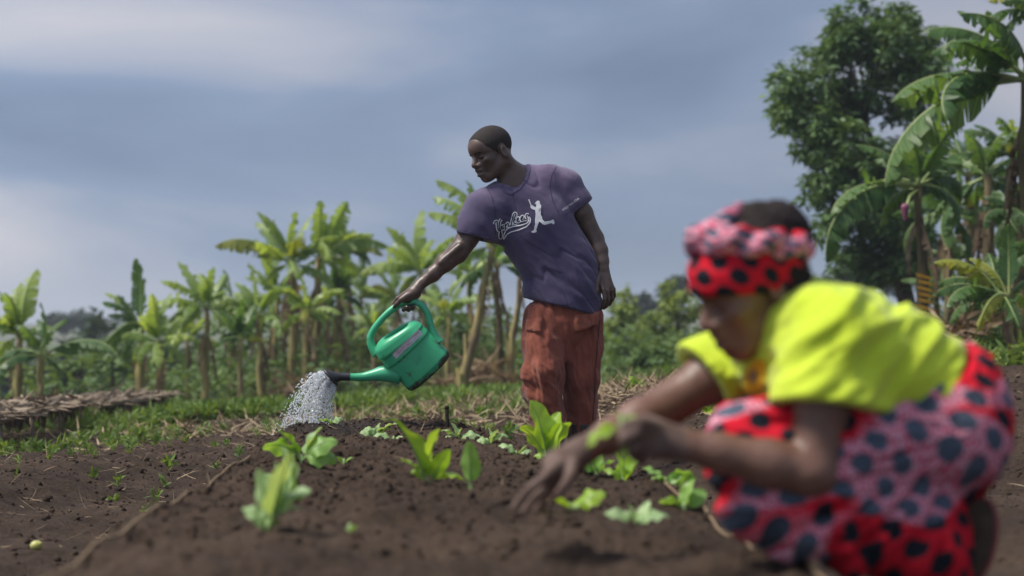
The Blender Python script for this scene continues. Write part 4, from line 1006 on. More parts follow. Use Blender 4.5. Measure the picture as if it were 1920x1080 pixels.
wfoot = Wp(1760, 1090); wz = zz(float(wfoot[0]), YW); wfoot[2] = wz
woman = empty('person', tuple(wfoot), 'person squatting in lime yellow t-shirt, dotted red skirt and headscarf, planting seedlings', 'person')
XH = Wp(1404, 540, -0.02); XR = frame(math.radians(74), math.radians(24), math.radians(-3))
S_n = (1562, 628, -0.145); E_n = (1522, 886, -0.19); W_n = (1272, 832, -0.20)
S_f = (1418, 652, 0.19); E_f = (1246, 764, 0.14); W_f = (1098, 842, 0.05)
B = Field(Wp(940, 370, -0.34), Wp(1905, 1110, 0.42), 0.0056)
wg = build_head(B, XH, XR, 0.985, True)
B.cap(wg(-0.038, 0, -0.045), Wp(1505, 620, 0.0), 0.047, 0.056, 0.03)
B.cap(Wp(1505, 625, 0.0), Wp(1600, 660, 0.0), 0.07, 0.09, 0.03); B.cap(Wp(1600, 660, 0.0), Wp(1780, 760, 0.0), 0.09, 0.11, 0.03)
for S_, E_, W_ in ((S_n, E_n, W_n), (S_f, E_f, W_f)):
    S_, E_, W_ = Wp(*S_), Wp(*E_), Wp(*W_)
    B.cap(Wp(1520, 630, 0.0), S_, 0.05, 0.052, 0.03)
    mid = S_ * 0.5 + E_ * 0.5
    B.chain([(S_, 0.054), (mid, 0.049), (E_, 0.040)], 0.02)
    f1 = E_ * 0.68 + W_ * 0.32; f2 = E_ * 0.3 + W_ * 0.7
    B.chain([(E_, 0.039), (f1, 0.040), (f2, 0.031), (W_, 0.025)], 0.02)
# far hand reaching down to the soil
B.cap(Wp(1090, 846, 0.045), Wp(1050, 876, 0.02), 0.028, 0.036, 0.015, ((0.5, -0.6, 0.6), 1.45))
finger(B, [Wp(1052, 868, 0.00), Wp(1025, 892, -0.015), Wp(990, 920, -0.025), Wp(963, 953, -0.03)], 0.0120, 0.0082)
finger(B, [Wp(1056, 880, 0.015), Wp(1032, 906, 0.005), Wp(1002, 934, -0.003), Wp(982, 962, -0.01)], 0.0118, 0.0082)
finger(B, [Wp(1060, 888, 0.035), Wp(1041, 912, 0.03), Wp(1018, 936, 0.025), Wp(1004, 958, 0.02)], 0.0112, 0.0080)
finger(B, [Wp(1066, 890, 0.05), Wp(1054, 912, 0.05), Wp(1040, 930, 0.05), Wp(1030, 946, 0.045)], 0.0100, 0.0074)
finger(B, [Wp(1076, 868, 0.00), Wp(1070, 892, -0.02), Wp(1058, 912, -0.03), Wp(1044, 928, -0.03)], 0.0125, 0.0085)
# near hand pinching a seedling
B.cap(Wp(1268, 831, -0.2), Wp(1228, 822, -0.205), 0.030, 0.037, 0.015, ((0.25, 1, -0.35), 1.5))
finger(B, [Wp(1226, 800, -0.225), Wp(1200, 792, -0.245), Wp(1176, 797, -0.245), Wp(1160, 812, -0.235)], 0.0120, 0.0085)
finger(B, [Wp(1220, 814, -0.225), Wp(1194, 812, -0.250), Wp(1172, 822, -0.250), Wp(1166, 838, -0.232)], 0.0118, 0.0085)
finger(B, [Wp(1222, 830, -0.215), Wp(1198, 834, -0.240), Wp(1180, 844, -0.235), Wp(1186, 856, -0.215)], 0.0112, 0.0082)
finger(B, [Wp(1230, 842, -0.205), Wp(1208, 852, -0.225), Wp(1198, 862, -0.215), Wp(1206, 868, -0.200)], 0.0100, 0.0076)
finger(B, [Wp(1240, 806, -0.19), Wp(1214, 790, -0.185), Wp(1186, 790, -0.190), Wp(1162, 802, -0.205)], 0.0128, 0.0090, 0.010)
# legs folded under her, foot up on its toes
HIPn, KNn, ANn = Wp(1775, 800, -0.09), Wp(1420, 838, -0.10), Wp(1775, 985, -0.06)
HIPf, KNf, ANf = Wp(1765, 800, 0.11), Wp(1432, 842, 0.14), Wp(1760, 985, 0.12)
for h, k, a in ((HIPn, KNn, ANn), (HIPf, KNf, ANf)):
    B.cap(h, k, 0.085, 0.055, 0.02); B.cap(k, a, 0.052, 0.034, 0.02)
    toe = a + np.array((-0.02, -0.01, 0)); toe[2] = wz + 0.03
    heel = a + np.array((0.02, 0.0, 0.02))
    B.cap(heel, toe, 0.026, 0.024, 0.02); B.cap(toe, toe + np.array((-0.07, 0, -0.008)), 0.024, 0.016, 0.01)
me, BV, BF = B.mesh('body', 1, lambda V, N: 0.0006 * fbm(V * 55, 2))
wbody = link('body', me, woman, M_SKIN2)
# dusty hands: the same skin, soil-stained below the wrists
me.materials.append(M_HAND)
fcx = np.array([p.center[:] for p in me.polygons]); x_h = Wp(1250, 830, -0.2)[0]
wristx = np.where(fcx[:, 1] > YW - 0.09, Wp(1110, 842, 0.05)[0], Wp(1285, 830, -0.2)[0])
mi = (fcx[:, 0] < wristx).astype(np.int32); me.polygons.foreach_set('material_index', mi)
# brows, lashes, lips
hb = bvh_of(BV, BF)
M_LIP = mat('lips', (0.105, 0.036, 0.030), 0.5, 0.4)
for sg in (1, -1):
    for pts, rr, nm in (([(0.085, 0.012 * sg, 0.017), (0.085, 0.024 * sg, 0.023), (0.08, 0.036 * sg, 0.022), (0.07, 0.046 * sg, 0.015)], [0.0012, 0.0024, 0.0022, 0.001], 'eyebrow'), ([(0.085, 0.016 * sg, -0.006), (0.085, 0.026 * sg, -0.0085), (0.085, 0.036 * sg, -0.0085), (0.08, 0.044 * sg, -0.005)], [0.001, 0.0022, 0.0022, 0.001], 'eyelash')):
        P = []
        for (x, y, z) in pts:
            h = hb.ray_cast(Vector(wg(x + 0.06, y, z)), -Vector(XR[0]))
            P.append(h[0] if h[0] is not None else Vector(wg(x, y, z)))
        V, F = tube(P, rr, 6); link(nm, mesh(nm, np.array(V), F), wbody, M_BROW)
# hair: nape and the puff rising out of the scarf
H = Field(XH - 0.2, XH + 0.2, 0.005)
H.ell(wg(-0.018, 0, 0.030), (0.101, 0.081, 0.088), XR, 0.01); H.ell(wg(-0.055, 0, -0.015), (0.060, 0.070, 0.062), XR, 0.02)
H.plane(wg(0.052, 0, 0.02), XR[0] * 0.9 - XR[2] * 0.43, None, None, 0.01); H.plane(wg(0.0, 0, -0.052), -XR[2], None, None, 0.02)
for sg in (1, -1): H.cap(wg(0.05, 0.085 * sg, -0.005), wg(0.0, 0.088 * sg, -0.06), 0.042, 0.042, 0.006, None, 'cut')
pc = Wp(1440, 428, -0.01)
H.ell(pc, (0.066, 0.058, 0.046), XR, 0.02); H.ell(Wp(1412, 414, -0.01), (0.036, 0.036, 0.030), None, 0.02); H.ell(Wp(1478, 446, 0.0), (0.045, 0.05, 0.04), None, 0.02)
me, _, _ = H.mesh('hair', 1, lambda V, N: 0.0075 * np.abs(fbm(V * 75, 2)) + 0.004 * pn3(V * 190)); link('hair', me, wbody, M_HAIR2)
# headscarf: the dotted band over the brow and the twisted roll above it
C = Field(XH - 0.2, XH + 0.2, 0.0048)
C.ell(wg(-0.016, 0, 0.036), (0.112, 0.089, 0.090), XR, 0.01); C.ell(wg(0.03, 0, 0.035), (0.068, 0.074, 0.06), XR, 0.03)
bn = np.array(XR[2] * 0.94 - XR[0] * 0.34); bn /= np.linalg.norm(bn); p0 = wg(0.085, 0, 0.020); c0_ = wg(-0.016, 0, 0.036)
C.plane(p0, -bn, None, None, 0.004); C.plane(p0 + bn * 0.080, bn, None, None, 0.004)
me, CV, CF = C.mesh('headscarf', 1, lambda V, N: 0.0035 * fbm(np.stack([(V - XH) @ XR[0] * 8, (V - XH) @ XR[1] * 8, (V - XH) @ bn * 40], 1), 2))
def wrap_uv(V):
    q = V - XH; a = np.arctan2(q @ XR[1], q @ XR[0] + 0.016); return np.stack([a * 0.098, q @ bn + 0.004], 1)
set_uv(me, CV, wrap_uv); scarf = link('headscarf', me, woman, M_WRAP)
Rr = Field(XH - 0.24, XH + 0.24, 0.0048)
rc = c0_ + bn * (0.088 - float((c0_ - p0) @ bn)) - XR[0] * 0.004; r1 = np.array(XR[0] - bn * float(XR[0] @ bn)); r1 /= np.linalg.norm(r1); r2 = XR[1]
nst = 56
for st in range(2):
    P = []
    for k in range(nst + 1):
        t = 2 * math.pi * k / nst; ph = t * 4.5 + st * math.pi; rr = 0.013
        dirn = r1 * math.cos(t) * 0.092 + r2 * math.sin(t) * 0.080; un = dirn / np.linalg.norm(dirn)
        thick = 1 + 0.40 * max(0, math.cos(t)) ** 2
        P.append((rc + dirn + un * math.cos(ph) * rr + bn * (math.sin(ph) * rr + 0.010 * math.cos(t)), 0.0150 * thick))
    for (a, ra), (b, rb) in zip(P[:-1], P[1:]): Rr.cap(a, b, ra, rb, 0.006)
kn_ = Wp(1352, 420, -0.03)
Rr.cap(Wp(1330, 442, -0.07), Wp(1385, 392, -0.01), 0.026, 0.014, 0.012)
me, RV, RF = Rr.mesh('scarf_roll', 1, lambda V, N: 0.003 * fbm(V * 38, 2))
set_uv(me, RV, lambda V: np.stack([np.arctan2((V - rc) @ r2, (V - rc) @ r1) * 0.09 + ((V - rc) @ bn) * 0.8, (V - rc) @ bn - 0.4 * np.linalg.norm(V - rc, axis=1)], 1))
link('scarf_roll', me, scarf, M_WRAP2)
# ear stud
# ---- t-shirt
T = Field(Wp(1235, 500, -0.36), Wp(1800, 812, 0.40), 0.0056)
for dy in (-0.075, 0.075):
    T.chain([(Wp(1530, 650, dy), 0.088), (Wp(1600, 668, dy), 0.098), (Wp(1680, 700, dy), 0.094), (Wp(1752, 740, dy), 0.096)], 0.06)
T.cap(Wp(1478, 672, 0.02), Wp(1560, 720, 0.02), 0.085, 0.090, 0.06)
T.cap(Wp(1500, 575, 0.0), Wp(1530, 640, 0.0), 0.050, 0.085, 0.05)
T.cap(Wp(1530, 625, -0.02), Wp(*S_n), 0.070, 0.076, 0.05); T.cap(Wp(1500, 630, 0.06), Wp(*S_f), 0.070, 0.070, 0.05)
# the loose front hanging forward
T.cap(Wp(1440, 690, 0.06), Wp(1520, 735, -0.06), 0.045, 0.055, 0.05)
T.plane(Wp(1742, 712, 0.0), Wp(1742, 712, 0.0) - Wp(1690, 690, 0.0) + np.array((0.0, 0, -0.006)))
T.cap(Wp(1690, 712, 0.0), Wp(1790, 758, 0.0), 0.078, 0.100, 0.0, ((0, 1, 0), 0.62), 'cut')
A1 = Field(Wp(1235, 500, -0.36), Wp(1800, 812, 0.40), 0.0056)
a, b = Wp(*S_n), Wp(*E_n); hemn = Wp(1548, 768, -0.17)
A1.chain([(a, 0.080), (a * 0.5 + b * 0.5, 0.080), (a * 0.3 + b * 0.7, 0.080)], 0.03); A1.cap(Wp(1590, 690, -0.12), Wp(1575, 770, -0.15), 0.075, 0.070, 0.05); A1.plane(hemn, (b - a) + np.array((0.02, 0, 0)))
A1.cap(a * 0.6 + b * 0.4, a * 0.2 + b * 0.8, 0.060, 0.070, 0.0, None, 'cut')
a, b = Wp(*S_f), Wp(*E_f); hemf = Wp(1316, 706, 0.16)
A2 = Field(Wp(1235, 500, -0.36), Wp(1800, 812, 0.40), 0.0056)
A2.chain([(a, 0.072), (a * 0.4 + b * 0.6, 0.080), (a * 0.1 + b * 0.9, 0.080)], 0.03); A2.plane(hemf, (b - a) + np.array((0, 0, -0.02)))
A2.cap(a * 0.5 + b * 0.5, b, 0.056, 0.070, 0.0, None, 'cut')
for A_ in (A1, A2):
    kk = 0.035; h_ = np.maximum(kk - np.abs(T.d - A_.d), 0) / kk; T.d = np.minimum(T.d, A_.d) - h_ * h_ * kk * 0.25
T.cap(wg(-0.036, 0, -0.05), Wp(1492, 628, -0.012), 0.058, 0.064, 0.006, None, 'cut')
def yfolds(V, N):
    q = V - np.array(at(1600, 680, YW), dtype=np.float32)
    ax = np.array((0.80, 0.0, 0.6), dtype=np.float32); ac = np.array((0.6, 0.0, -0.8), dtype=np.float32)
    p = np.stack([(q @ ax) * 3.5, (q @ ac) * 17, q[:, 1] * 5], 1); f = fbm(p, 3, 0.45)
    p2 = np.stack([q[:, 0] * 16, q[:, 1] * 5, q[:, 2] * 4 + q[:, 0] * 5], 1); f2 = fbm(p2 + 7, 3, 0.45)
    sl = np.exp(-((q[:, 0] + 0.05) / 0.07) ** 2) * np.clip((-q[:, 1]) / 0.1, 0, 1)
    hem = np.clip(1.3 + 1.5 * np.minimum(N[:, 2], 0), 0.1, 1)
    far = np.where((q[:, 1] > 0.08) & (q[:, 0] < -0.12), 0.25, 1.0)
    return far * hem * (0.0105 * (1 - 2.0 * np.abs(f)) + 0.010 * f2 * sl + 0.002 * fbm(V * 24, 2))
me, TV2, TF2 = T.mesh('shirt', 2, yfolds); ysh = link('shirt', me, woman, M_YEL)
tb2 = bvh_of(TV2, TF2)
bp_ = [(1418 + 22 * math.cos(t) * 0.9 - 8 * math.sin(t), 706 + 34 * math.sin(t)) for t in np.linspace(0, 2 * math.pi, 20)[:-1]]
polyprint('badge_print', *fill_poly(bp_, 8), tb2, mat('orange badge print', (0.55, 0.30, 0.01), 0.7, 0.2), ysh, 0.003)
bp_ = [(1416 + 8 * math.cos(t), 704 + 13 * math.sin(t)) for t in np.linspace(0, 2 * math.pi, 14)[:-1]]
polyprint('badge_print', *fill_poly(bp_, 8), tb2, mat('grey badge print', (0.22, 0.17, 0.08), 0.7, 0.2), ysh, 0.005)
# ---- skirt
K_ = Field(Wp(1300, 620, -0.40), Wp(1925, 1120, 0.46), 0.0060)
K_.ell(Wp(1772, 800, 0.0), (0.092, 0.180, 0.128), None, 0.05)
K_.cap(Wp(1758, 725, -0.06), Wp(1758, 725, 0.06), 0.098, None, 0.05)
K_.chain([(HIPn, 0.102), (HIPn * 0.5 + KNn * 0.5, 0.100), (KNn, 0.078)], 0.05)
K_.chain([(HIPf, 0.102), (HIPf * 0.5 + KNf * 0.5, 0.094), (KNf, 0.070)], 0.05)
K_.chain([(KNn, 0.074), (Wp(1560, 920, -0.11), 0.075), (Wp(1715, 985, -0.09), 0.075)], 0.05)
K_.chain([(KNf, 0.074), (Wp(1540, 920, 0.15), 0.08), (Wp(1700, 985, 0.12), 0.08)], 0.05)
K_.cap(Wp(1540, 880, 0.02), Wp(1720, 930, 0.02), 0.10, 0.10, 0.06)
# cloth falling to the ground in front of the shins
for (x0, x1, dy) in ((1400, 1500, -0.13), (1500, 1620, -0.13), (1620, 1740, -0.12)):
    K_.cap(Wp(x0, 930 + (x0 - 1400) * 0.22, dy), Wp(x1, 950 + (x1 - 1400) * 0.22, dy), 0.052, 0.055, 0.05)
K_.cap(Wp(1480, 985, -0.12), Wp(1750, 1045, -0.10), 0.040, 0.045, 0.05); K_.cap(Wp(1700, 1000, -0.13), Wp(1772, 1072, -0.13), 0.04, 0.03, 0.04)
K_.plane(np.array((0, 0, wz + 0.012)), (0, 0, -1))
K_.plane(Wp(1766, 690, 0.0), np.array((-0.62, 0, 0.80)), Wp(1690, 700, -0.4) - 0.01, Wp(1830, 600, 0.4))
def kfolds(V, N):
    q = V - np.array(at(1780, 800, YW), dtype=np.float32)
    an = np.arctan2(q[:, 2], -q[:, 0]); r_ = np.sqrt(q[:, 0] ** 2 + q[:, 2] ** 2)
    p = np.stack([an * 7.5, r_ * 4.0, q[:, 1] * 4], 1); f = fbm(p, 3, 0.5)
    low = np.clip((at(0, 900, YW).z - V[:, 2]) / 0.08, 0, 1)
    p2 = np.stack([q[:, 0] * 24 + q[:, 2] * 10, q[:, 1] * 5, q[:, 2] * 5], 1); f2 = fbm(p2 + 5, 2, 0.5)
    hip = np.exp(-((r_ - 0.1) / 0.1) ** 2)
    return 0.012 * (1 - 2.0 * np.abs(f)) * np.clip(r_ / 0.2, 0.25, 1) + 0.016 * f2 * low + 0.003 * fbm(V * 20, 2)
me, KV, KF = K_.mesh('skirt', 2, kfolds)
def skirt_uv(V):
    q = V - np.array(at(1780, 800, YW), dtype=np.float32)
    w1 = 0.03 * pn3(V * 5.0 + 3); w2 = 0.03 * pn3(V * 5.0 + 31)
    return np.stack([q[:, 0] * 0.95 + 0.40 * q[:, 1] + 0.7 * w1 + 0.25 * q[:, 2], q[:, 2] * 1.0 - 0.20 * q[:, 0] + 0.35 * q[:, 1] + 0.7 * w2], 1)
set_uv(me, KV, skirt_uv); skirt = link('skirt', me, woman, M_SKIRT)
# waist fold of the wrapped cloth
V, F = tube([Wp(1778, 655, -0.05), Wp(1772, 690, -0.125), Wp(1752, 730, -0.165), Wp(1728, 768, -0.175)], [0.014, 0.02, 0.022, 0.016], 10)
me = mesh('waist_fold', np.array(V), F); set_uv(me, np.array(V), skirt_uv); link('waist_fold', me, skirt, M_SKIRT)
# sandal on the raised near foot: sole seen from behind, red strap round its rim
def sandal(heel, toe, side):
    ax = (Vector(toe) - Vector(heel)); Ls = ax.length; ax.normalize(); sd = Vector(side); sd = (sd - ax * sd.dot(ax)).normalized(); nn = ax.cross(sd)
    root = link('sandal', bpy.data.meshes.new('sandal_root'), woman) if False else None
    V, F = [], []; n = 28; out = []
    for k in range(n):
        t = 2 * math.pi * k / n; c, s_ = math.cos(t), math.sin(t)
        w = 0.034 * (1 + 0.18 * c) if c > 0 else 0.034 * (1 - 0.05 * c * c)
        out.append(Vector(heel) + ax * (Ls / 2 + c * Ls / 2) + sd * s_ * w)
    for z in (-0.008, 0.008): V += [tuple(p + nn * z) for p in out]
    F = [tuple(range(n - 1, -1, -1)), tuple(range(n, 2 * n))] + [(k, (k + 1) % n, n + (k + 1) % n, n + k) for k in range(n)]
    so = link('sandal', mesh('sandal', np.array(V), F, False), woman, mat('brown sandal sole', (0.045, 0.034, 0.022), 0.8, 0.2, (0.07, 0.052, 0.034), 30))
    MB().tube(out + [out[0]], 0.0055, 6, False).build('strap', mat('dark red sandal rim', (0.16, 0.012, 0.018), 0.5, 0.4), so)
sandal(Wp(1849, 938, -0.12), Wp(1806, 1092, -0.12), (0.75, -0.6, 0.1))
# ---------------------------------------------------------------- banana plants
def leaf_green(name, c1, c2, rim=(0.16, 0.10, 0.045), trans=0.46, rough=0.42, rimpos=(0.93, 0.99), objvar=0.25):
    m = mat(name, c1, rough, 0.45, c2, 2.2, 3, trans=trans, objvar=objvar)
    N = m.node_tree.nodes; L = m.node_tree.links; P = N['Principled BSDF']; src = P.inputs['Base Color'].links[0].from_socket
    at_ = N.new('ShaderNodeAttribute'); at_.attribute_name = 'rim'
    mr = N.new('ShaderNodeMapRange'); mr.inputs['From Min'].default_value = rimpos[0]; mr.inputs['From Max'].default_value = rimpos[1]; L.new(at_.outputs['Fac'], mr.inputs['Value'])
    mx = N.new('ShaderNodeMixRGB'); mx.inputs[2].default_value = (*rim, 1); L.new(mr.outputs[0], mx.inputs[0]); L.new(src, mx.inputs[1])
    for l in list(L):
        if l.from_socket == src and l.to_node != mx: L.new(mx.outputs[0], l.to_socket)
    # side veins: pale and dark lines running from midrib to edge
    al = N.new('ShaderNodeAttribute'); al.attribute_name = 'along'; nz = N.new('ShaderNodeTexNoise'); nz.noise_dimensions = '1D'; nz.inputs['Scale'].default_value = 70; nz.inputs['Detail'].default_value = 2
    L.new(al.outputs['Fac'], nz.inputs['W']); vr = N.new('ShaderNodeMapRange'); vr.inputs['From Min'].default_value = 0.3; vr.inputs['From Max'].default_value = 0.7; vr.inputs['To Min'].default_value = 0.55; vr.inputs['To Max'].default_value = 1.4; L.new(nz.outputs['Fac'], vr.inputs['Value'])
    sc_ = N.new('ShaderNodeVectorMath'); sc_.operation = 'SCALE'; L.new(mx.outputs[0], sc_.inputs[0]); L.new(vr.outputs[0], sc_.inputs['Scale'])
    for l in list(L):
        if l.from_socket == mx.outputs[0] and l.to_node != sc_: L.new(sc_.outputs[0], l.to_socket)
    return m
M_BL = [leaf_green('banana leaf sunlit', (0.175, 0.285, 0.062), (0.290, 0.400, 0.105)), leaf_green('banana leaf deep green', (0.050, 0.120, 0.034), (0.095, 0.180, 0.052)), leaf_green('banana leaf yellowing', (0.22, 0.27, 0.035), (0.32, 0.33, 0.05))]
M_RIB = mat('banana midrib', (0.20, 0.27, 0.08), 0.5, 0.4, (0.28, 0.33, 0.12), 3.0, trans=0.0)
def trunk_material(name, dark):
    m = mat(name, (0.115 * dark, 0.098 * dark, 0.036 * dark), 0.75, 0.25, (0.045 * dark, 0.030 * dark, 0.019 * dark), 4.0, 5, bump=0.5, bscale=25)
    m.node_tree.nodes['Noise Texture'].inputs['Distortion'].default_value = 0.6
    mp = m.node_tree.nodes.new('ShaderNodeMapping'); mp.inputs['Scale'].default_value = (3, 3, 0.55); L = m.node_tree.links
    tcn = [n for n in m.node_tree.nodes if n.type == 'TEX_COORD'][0]; L.new(tcn.outputs['Object'], mp.inputs[0]); L.new(mp.outputs[0], m.node_tree.nodes['Noise Texture'].inputs['Vector'])
    return m
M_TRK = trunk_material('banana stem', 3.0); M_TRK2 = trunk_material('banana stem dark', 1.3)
def banana_leaf(seed, bend, fold, tatter, wr, dry=False):
    r = random.Random(seed); n = 34; s0 = 0.15
    pts = []; x = z = 0.0; k = 60
    for i in range(k + 1):
        s = i / k; a = -bend * (s ** 1.4) + bend * 0.45
        pts.append((x, z, a)); x += math.cos(a) / k; z += math.sin(a) / k
    def mid(s):
        f = min(max(s, 0), 1) * k; i = min(int(f), k - 1); t = f - i
        return [pts[i][j] * (1 - t) + pts[i + 1][j] * t for j in range(3)]
    V, F, rim, alg = [], [], [], []
    def w(s):
        u = (s - s0) / (1 - s0); return wr * 0.5 * min(1.0, (u / 0.14) ** 0.6 if u > 0 else 0) * (max(0.0, 1 - u ** 3.2) ** 0.6)
    for side in (1, -1):
        i = 0
        while i < n:
            g = r.choice((1, 1, 2, 3, 4)) if tatter > 0.3 else r.choice((3, 5, 7))
            g = min(g, n - i); ext = r.gauss(0, tatter * 0.30); cut = 1 - abs(r.gauss(0, tatter * 0.10)); gap = r.uniform(0.05, 0.75) * tatter
            for j in range(g + 1):
                s = s0 + (1 - s0) * (i + j) / n; sx = s
                if j == g: sx = s - gap * (1 - s0) / n
                cx, cz, ca = mid(s); ex, ez, ea = mid(sx)
                ww = w(s if j < g or i + g < n else s) * cut; ww = max(ww, 0.004)
                tx, tz = math.cos(ca), math.sin(ca); nx, nz = -tz, tx
                for q, (u, dr) in enumerate(((0.03, 0.4), (0.5, 0.9), (1.0, 1.25))):
                    fo = (fold + ext * u) * dr
                    bx, bz = (cx, cz) if q < 2 else (ex, ez)
                    lat = ww * u * math.cos(fo); dn_ = ww * u * math.sin(fo); fw = ww * u * 0.32
                    V.append((bx + tx * fw - nx * dn_, side * lat, bz + tz * fw - nz * dn_)); rim.append((0, 0.55, 0.90 + 0.1 * r.random() * (1.0 if tatter > 0.3 else 0.7))[q]); alg.append(s - 0.06 * u)
            base = len(V) - 3 * (g + 1)
            for j in range(g):
                a = base + 3 * j
                for q in (0, 1):
                    f = (a + q, a + q + 1, a + q + 4, a + q + 3); F.append(f if side > 0 else f[::-1])
            i += g
    nb = len(F)
    mp_ = [Vector((mid(i / 14)[0], 0, mid(i / 14)[1])) for i in range(15)]
    tv, tf = tube(mp_, [0.017 * (1 - 0.8 * i / 14) for i in range(15)], 5)
    k0 = len(V); V += tv; F += [tuple(i + k0 for i in f) for f in tf]; rim += [0] * len(tv); alg += [0] * len(tv)
    me = mesh('leaf', np.array(V), F)
    me.attributes.new('rim', 'FLOAT', 'POINT').data.foreach_set('value', np.array(rim, dtype=np.float32))
    me.attributes.new('along', 'FLOAT', 'POINT').data.foreach_set('value', np.array(alg, dtype=np.float32))
    mi = np.zeros(len(me.polygons), dtype=np.int32); mi[nb:] = 1
    return me, Vector((pts[-1][0], 0, pts[-1][1])), mi
def with_mats(me, mi, mats):
    m = me.copy(); m.materials.clear()
    for x in mats: m.materials.append(x)
    m.polygons.foreach_set('material_index', mi); return m
LV = []   # leaf shapes: stiff upright ones, arching ones, hanging ones
for sd, (bend, fold, tat, wr) in enumerate(((0.8, 0.32, 0.7, 0.30), (1.1, 0.45, 0.8, 0.35), (1.3, 0.70, 0.85, 0.38), (1.6, 0.75, 0.9, 0.36), (2.0, 0.90, 1.0, 0.34), (1.2, 0.50, 0.6, 0.33), (0.6, 0.30, 0.45, 0.28))):
    me, ch, mi = banana_leaf(sd, bend, fold, tat, wr)
    LV.append(([with_mats(me, mi, [M_BL[t], M_RIB]) for t in range(3)], ch))
DV = []
for sd, (bend, fold) in enumerate(((0.5, 1.25), (0.9, 1.35), (0.3, 1.15))):
    me, ch, mi = banana_leaf(50 + sd, bend, fold, 1.3, 0.16); DV.append((with_mats(me, mi, [M_DRY, M_DRY]), ch))
def aim(o, C, T, chord, roll=0.0):
    d = (T - C); L_ = d.length / chord.length; d.normalize()
    y = Vector((0, 0, 1)).cross(d)
    if y.length < 0.15: y = Vector((0.8, 0.6, 0)).cross(d) + y
    y.normalize(); z = d.cross(y)
    q = Matrix.Rotation(roll, 3, d); y = q @ y; z = q @ z
    cx = chord.normalized(); cy = Vector((0, 1, 0)); cz = cx.cross(cy)
    A_ = Matrix((d, y, z)).transposed(); Bm = Matrix((cx, cy, cz)).transposed()
    R = A_ @ Bm.inverted()
    o.matrix_world = Matrix.Translation(C) @ R.to_4x4() @ Matrix.Scale(L_, 4)
def child(name, me, parent):
    o = bpy.data.objects.new(name, me); COL.objects.link(o); o.parent = parent; return o
def place(o, parent, C, T, chord, roll):
    off = parent.location
    d = (T - C); L_ = d.length / chord.length; d.normalize()
    y = Vector((0, 0, 1)).cross(d)
    if y.length < 0.15: y = Vector((0.8, 0.6, 0)).cross(d) + y
    y.normalize(); z = d.cross(y); q = Matrix.Rotation(roll, 3, d); y = q @ y; z = q @ z
    cx = chord.normalized(); cy = Vector((0, 1, 0)); cz = cx.cross(cy)
    R = Matrix((d, y, z)).transposed() @ Matrix((cx, cy, cz)).transposed().inverted()
    o.location = C - off; o.rotation_euler = R.to_euler(); o.scale = (L_, L_, L_)
def banana(crown, basex, Y, tips, label, tone=0, tr=0.085, ndry=4, extra=3, tk=None, group='banana plants', sucker=False):
    rr = random.Random(int(crown[0] * 7 + crown[1]))
    tr *= 0.66; extra += 5
    C = at(crown[0], crown[1], Y); b = at(basex, 640, Y); gz = zz(b.x, Y); b.z = gz - 0.05
    root = empty('banana_plant', tuple(b), label, 'banana plant', group)
    n = 7; P = [b.lerp(C + Vector((0, 0, 0.05)), i / n) + Vector((0.02 * math.sin(i * 1.7 + crown[0]), 0.02 * math.cos(i * 1.3), 0)) * (0 < i < n) for i in range(n + 1)]
    # stem with peeling sheaths
    mb = MB().tube(P, [tr * (1.25 - 0.6 * i / n) * (1.08 if i % 2 else 1.0) for i in range(n + 1)], 10)
    for k in range(7):
        s = rr.uniform(0.05, 0.85); p = b.lerp(C, s); an = rr.uniform(0, 6.28); d = Vector((math.cos(an), math.sin(an), 0)); t = tr * (1.25 - 0.6 * s); hh = rr.uniform(0.15, 0.4)
        w = d.cross(Vector((0, 0, 1))) * t * 0.7
        k0 = len(mb.V); mb.V += [tuple(p + d * t * 0.98 - w), tuple(p + d * t * 0.98 + w), tuple(p + d * t * 1.25 + w * 0.7 + Vector((0, 0, hh))), tuple(p + d * t * 1.2 - w * 0.7 + Vector((0, 0, hh)))]; mb.F.append((k0, k0 + 1, k0 + 2, k0 + 3))
    tobj = link('trunk', mesh('trunk', np.array(mb.V), mb.F), None, tk or M_TRK); tobj.parent = root; tobj.location = -root.location
    if Y > 0:
        tl = [(at(t[0], t[1], Y + (t[2] if len(t) > 2 else rr.uniform(-0.45, 0.45))), (t[3] if len(t) > 3 else None)) for t in tips]
        med = sum((t - C).length for t, _ in tl) / max(1, len(tl))
        for k in range(extra):
            an = rr.uniform(0, 6.28); el = rr.uniform(-0.6, 0.95); tl.append((C + Vector((math.cos(an) * math.cos(el), math.sin(an) * math.cos(el), math.sin(el))) * med * rr.uniform(0.85, 1.25), None))
        for t, kind in tl:
            el = (t - C).normalized().z
            if kind is None: kind = rr.choice((0, 1, 5, 6)) if el > 0.75 else rr.choice((1, 2, 2, 5)) if el > 0.25 else rr.choice((2, 3, 4)) if el > -0.3 else rr.choice((3, 4))
            tn = tone if rr.random() > 0.10 else rr.choice((0, tone, 2))
            ms, ch = LV[kind]; o = child('leaf', ms[tn], root)
            place(o, root, C + Vector((rr.uniform(-1, 1), rr.uniform(-1, 1), rr.uniform(-0.5, 1))) * 0.04, t, ch, rr.uniform(0.1, 0.75) * rr.choice((-1, 1)))
        for k in range(ndry):
            me, ch = DV[k % 3]; o = child('dry_leaf', me, root); an = rr.uniform(0, 6.28); s = C.lerp(b, rr.uniform(0.0, 0.25)); ln = rr.uniform(0.5, 0.95) * (C - b).length * 0.55
            place(o, root, s, s + Vector((math.cos(an) * 0.22, math.sin(an) * 0.22, -1)) * ln, ch, rr.uniform(-1, 1))
    return root
G1 = 'banana plants in the row behind the bed'; G2 = 'banana plants of the grove on the right'
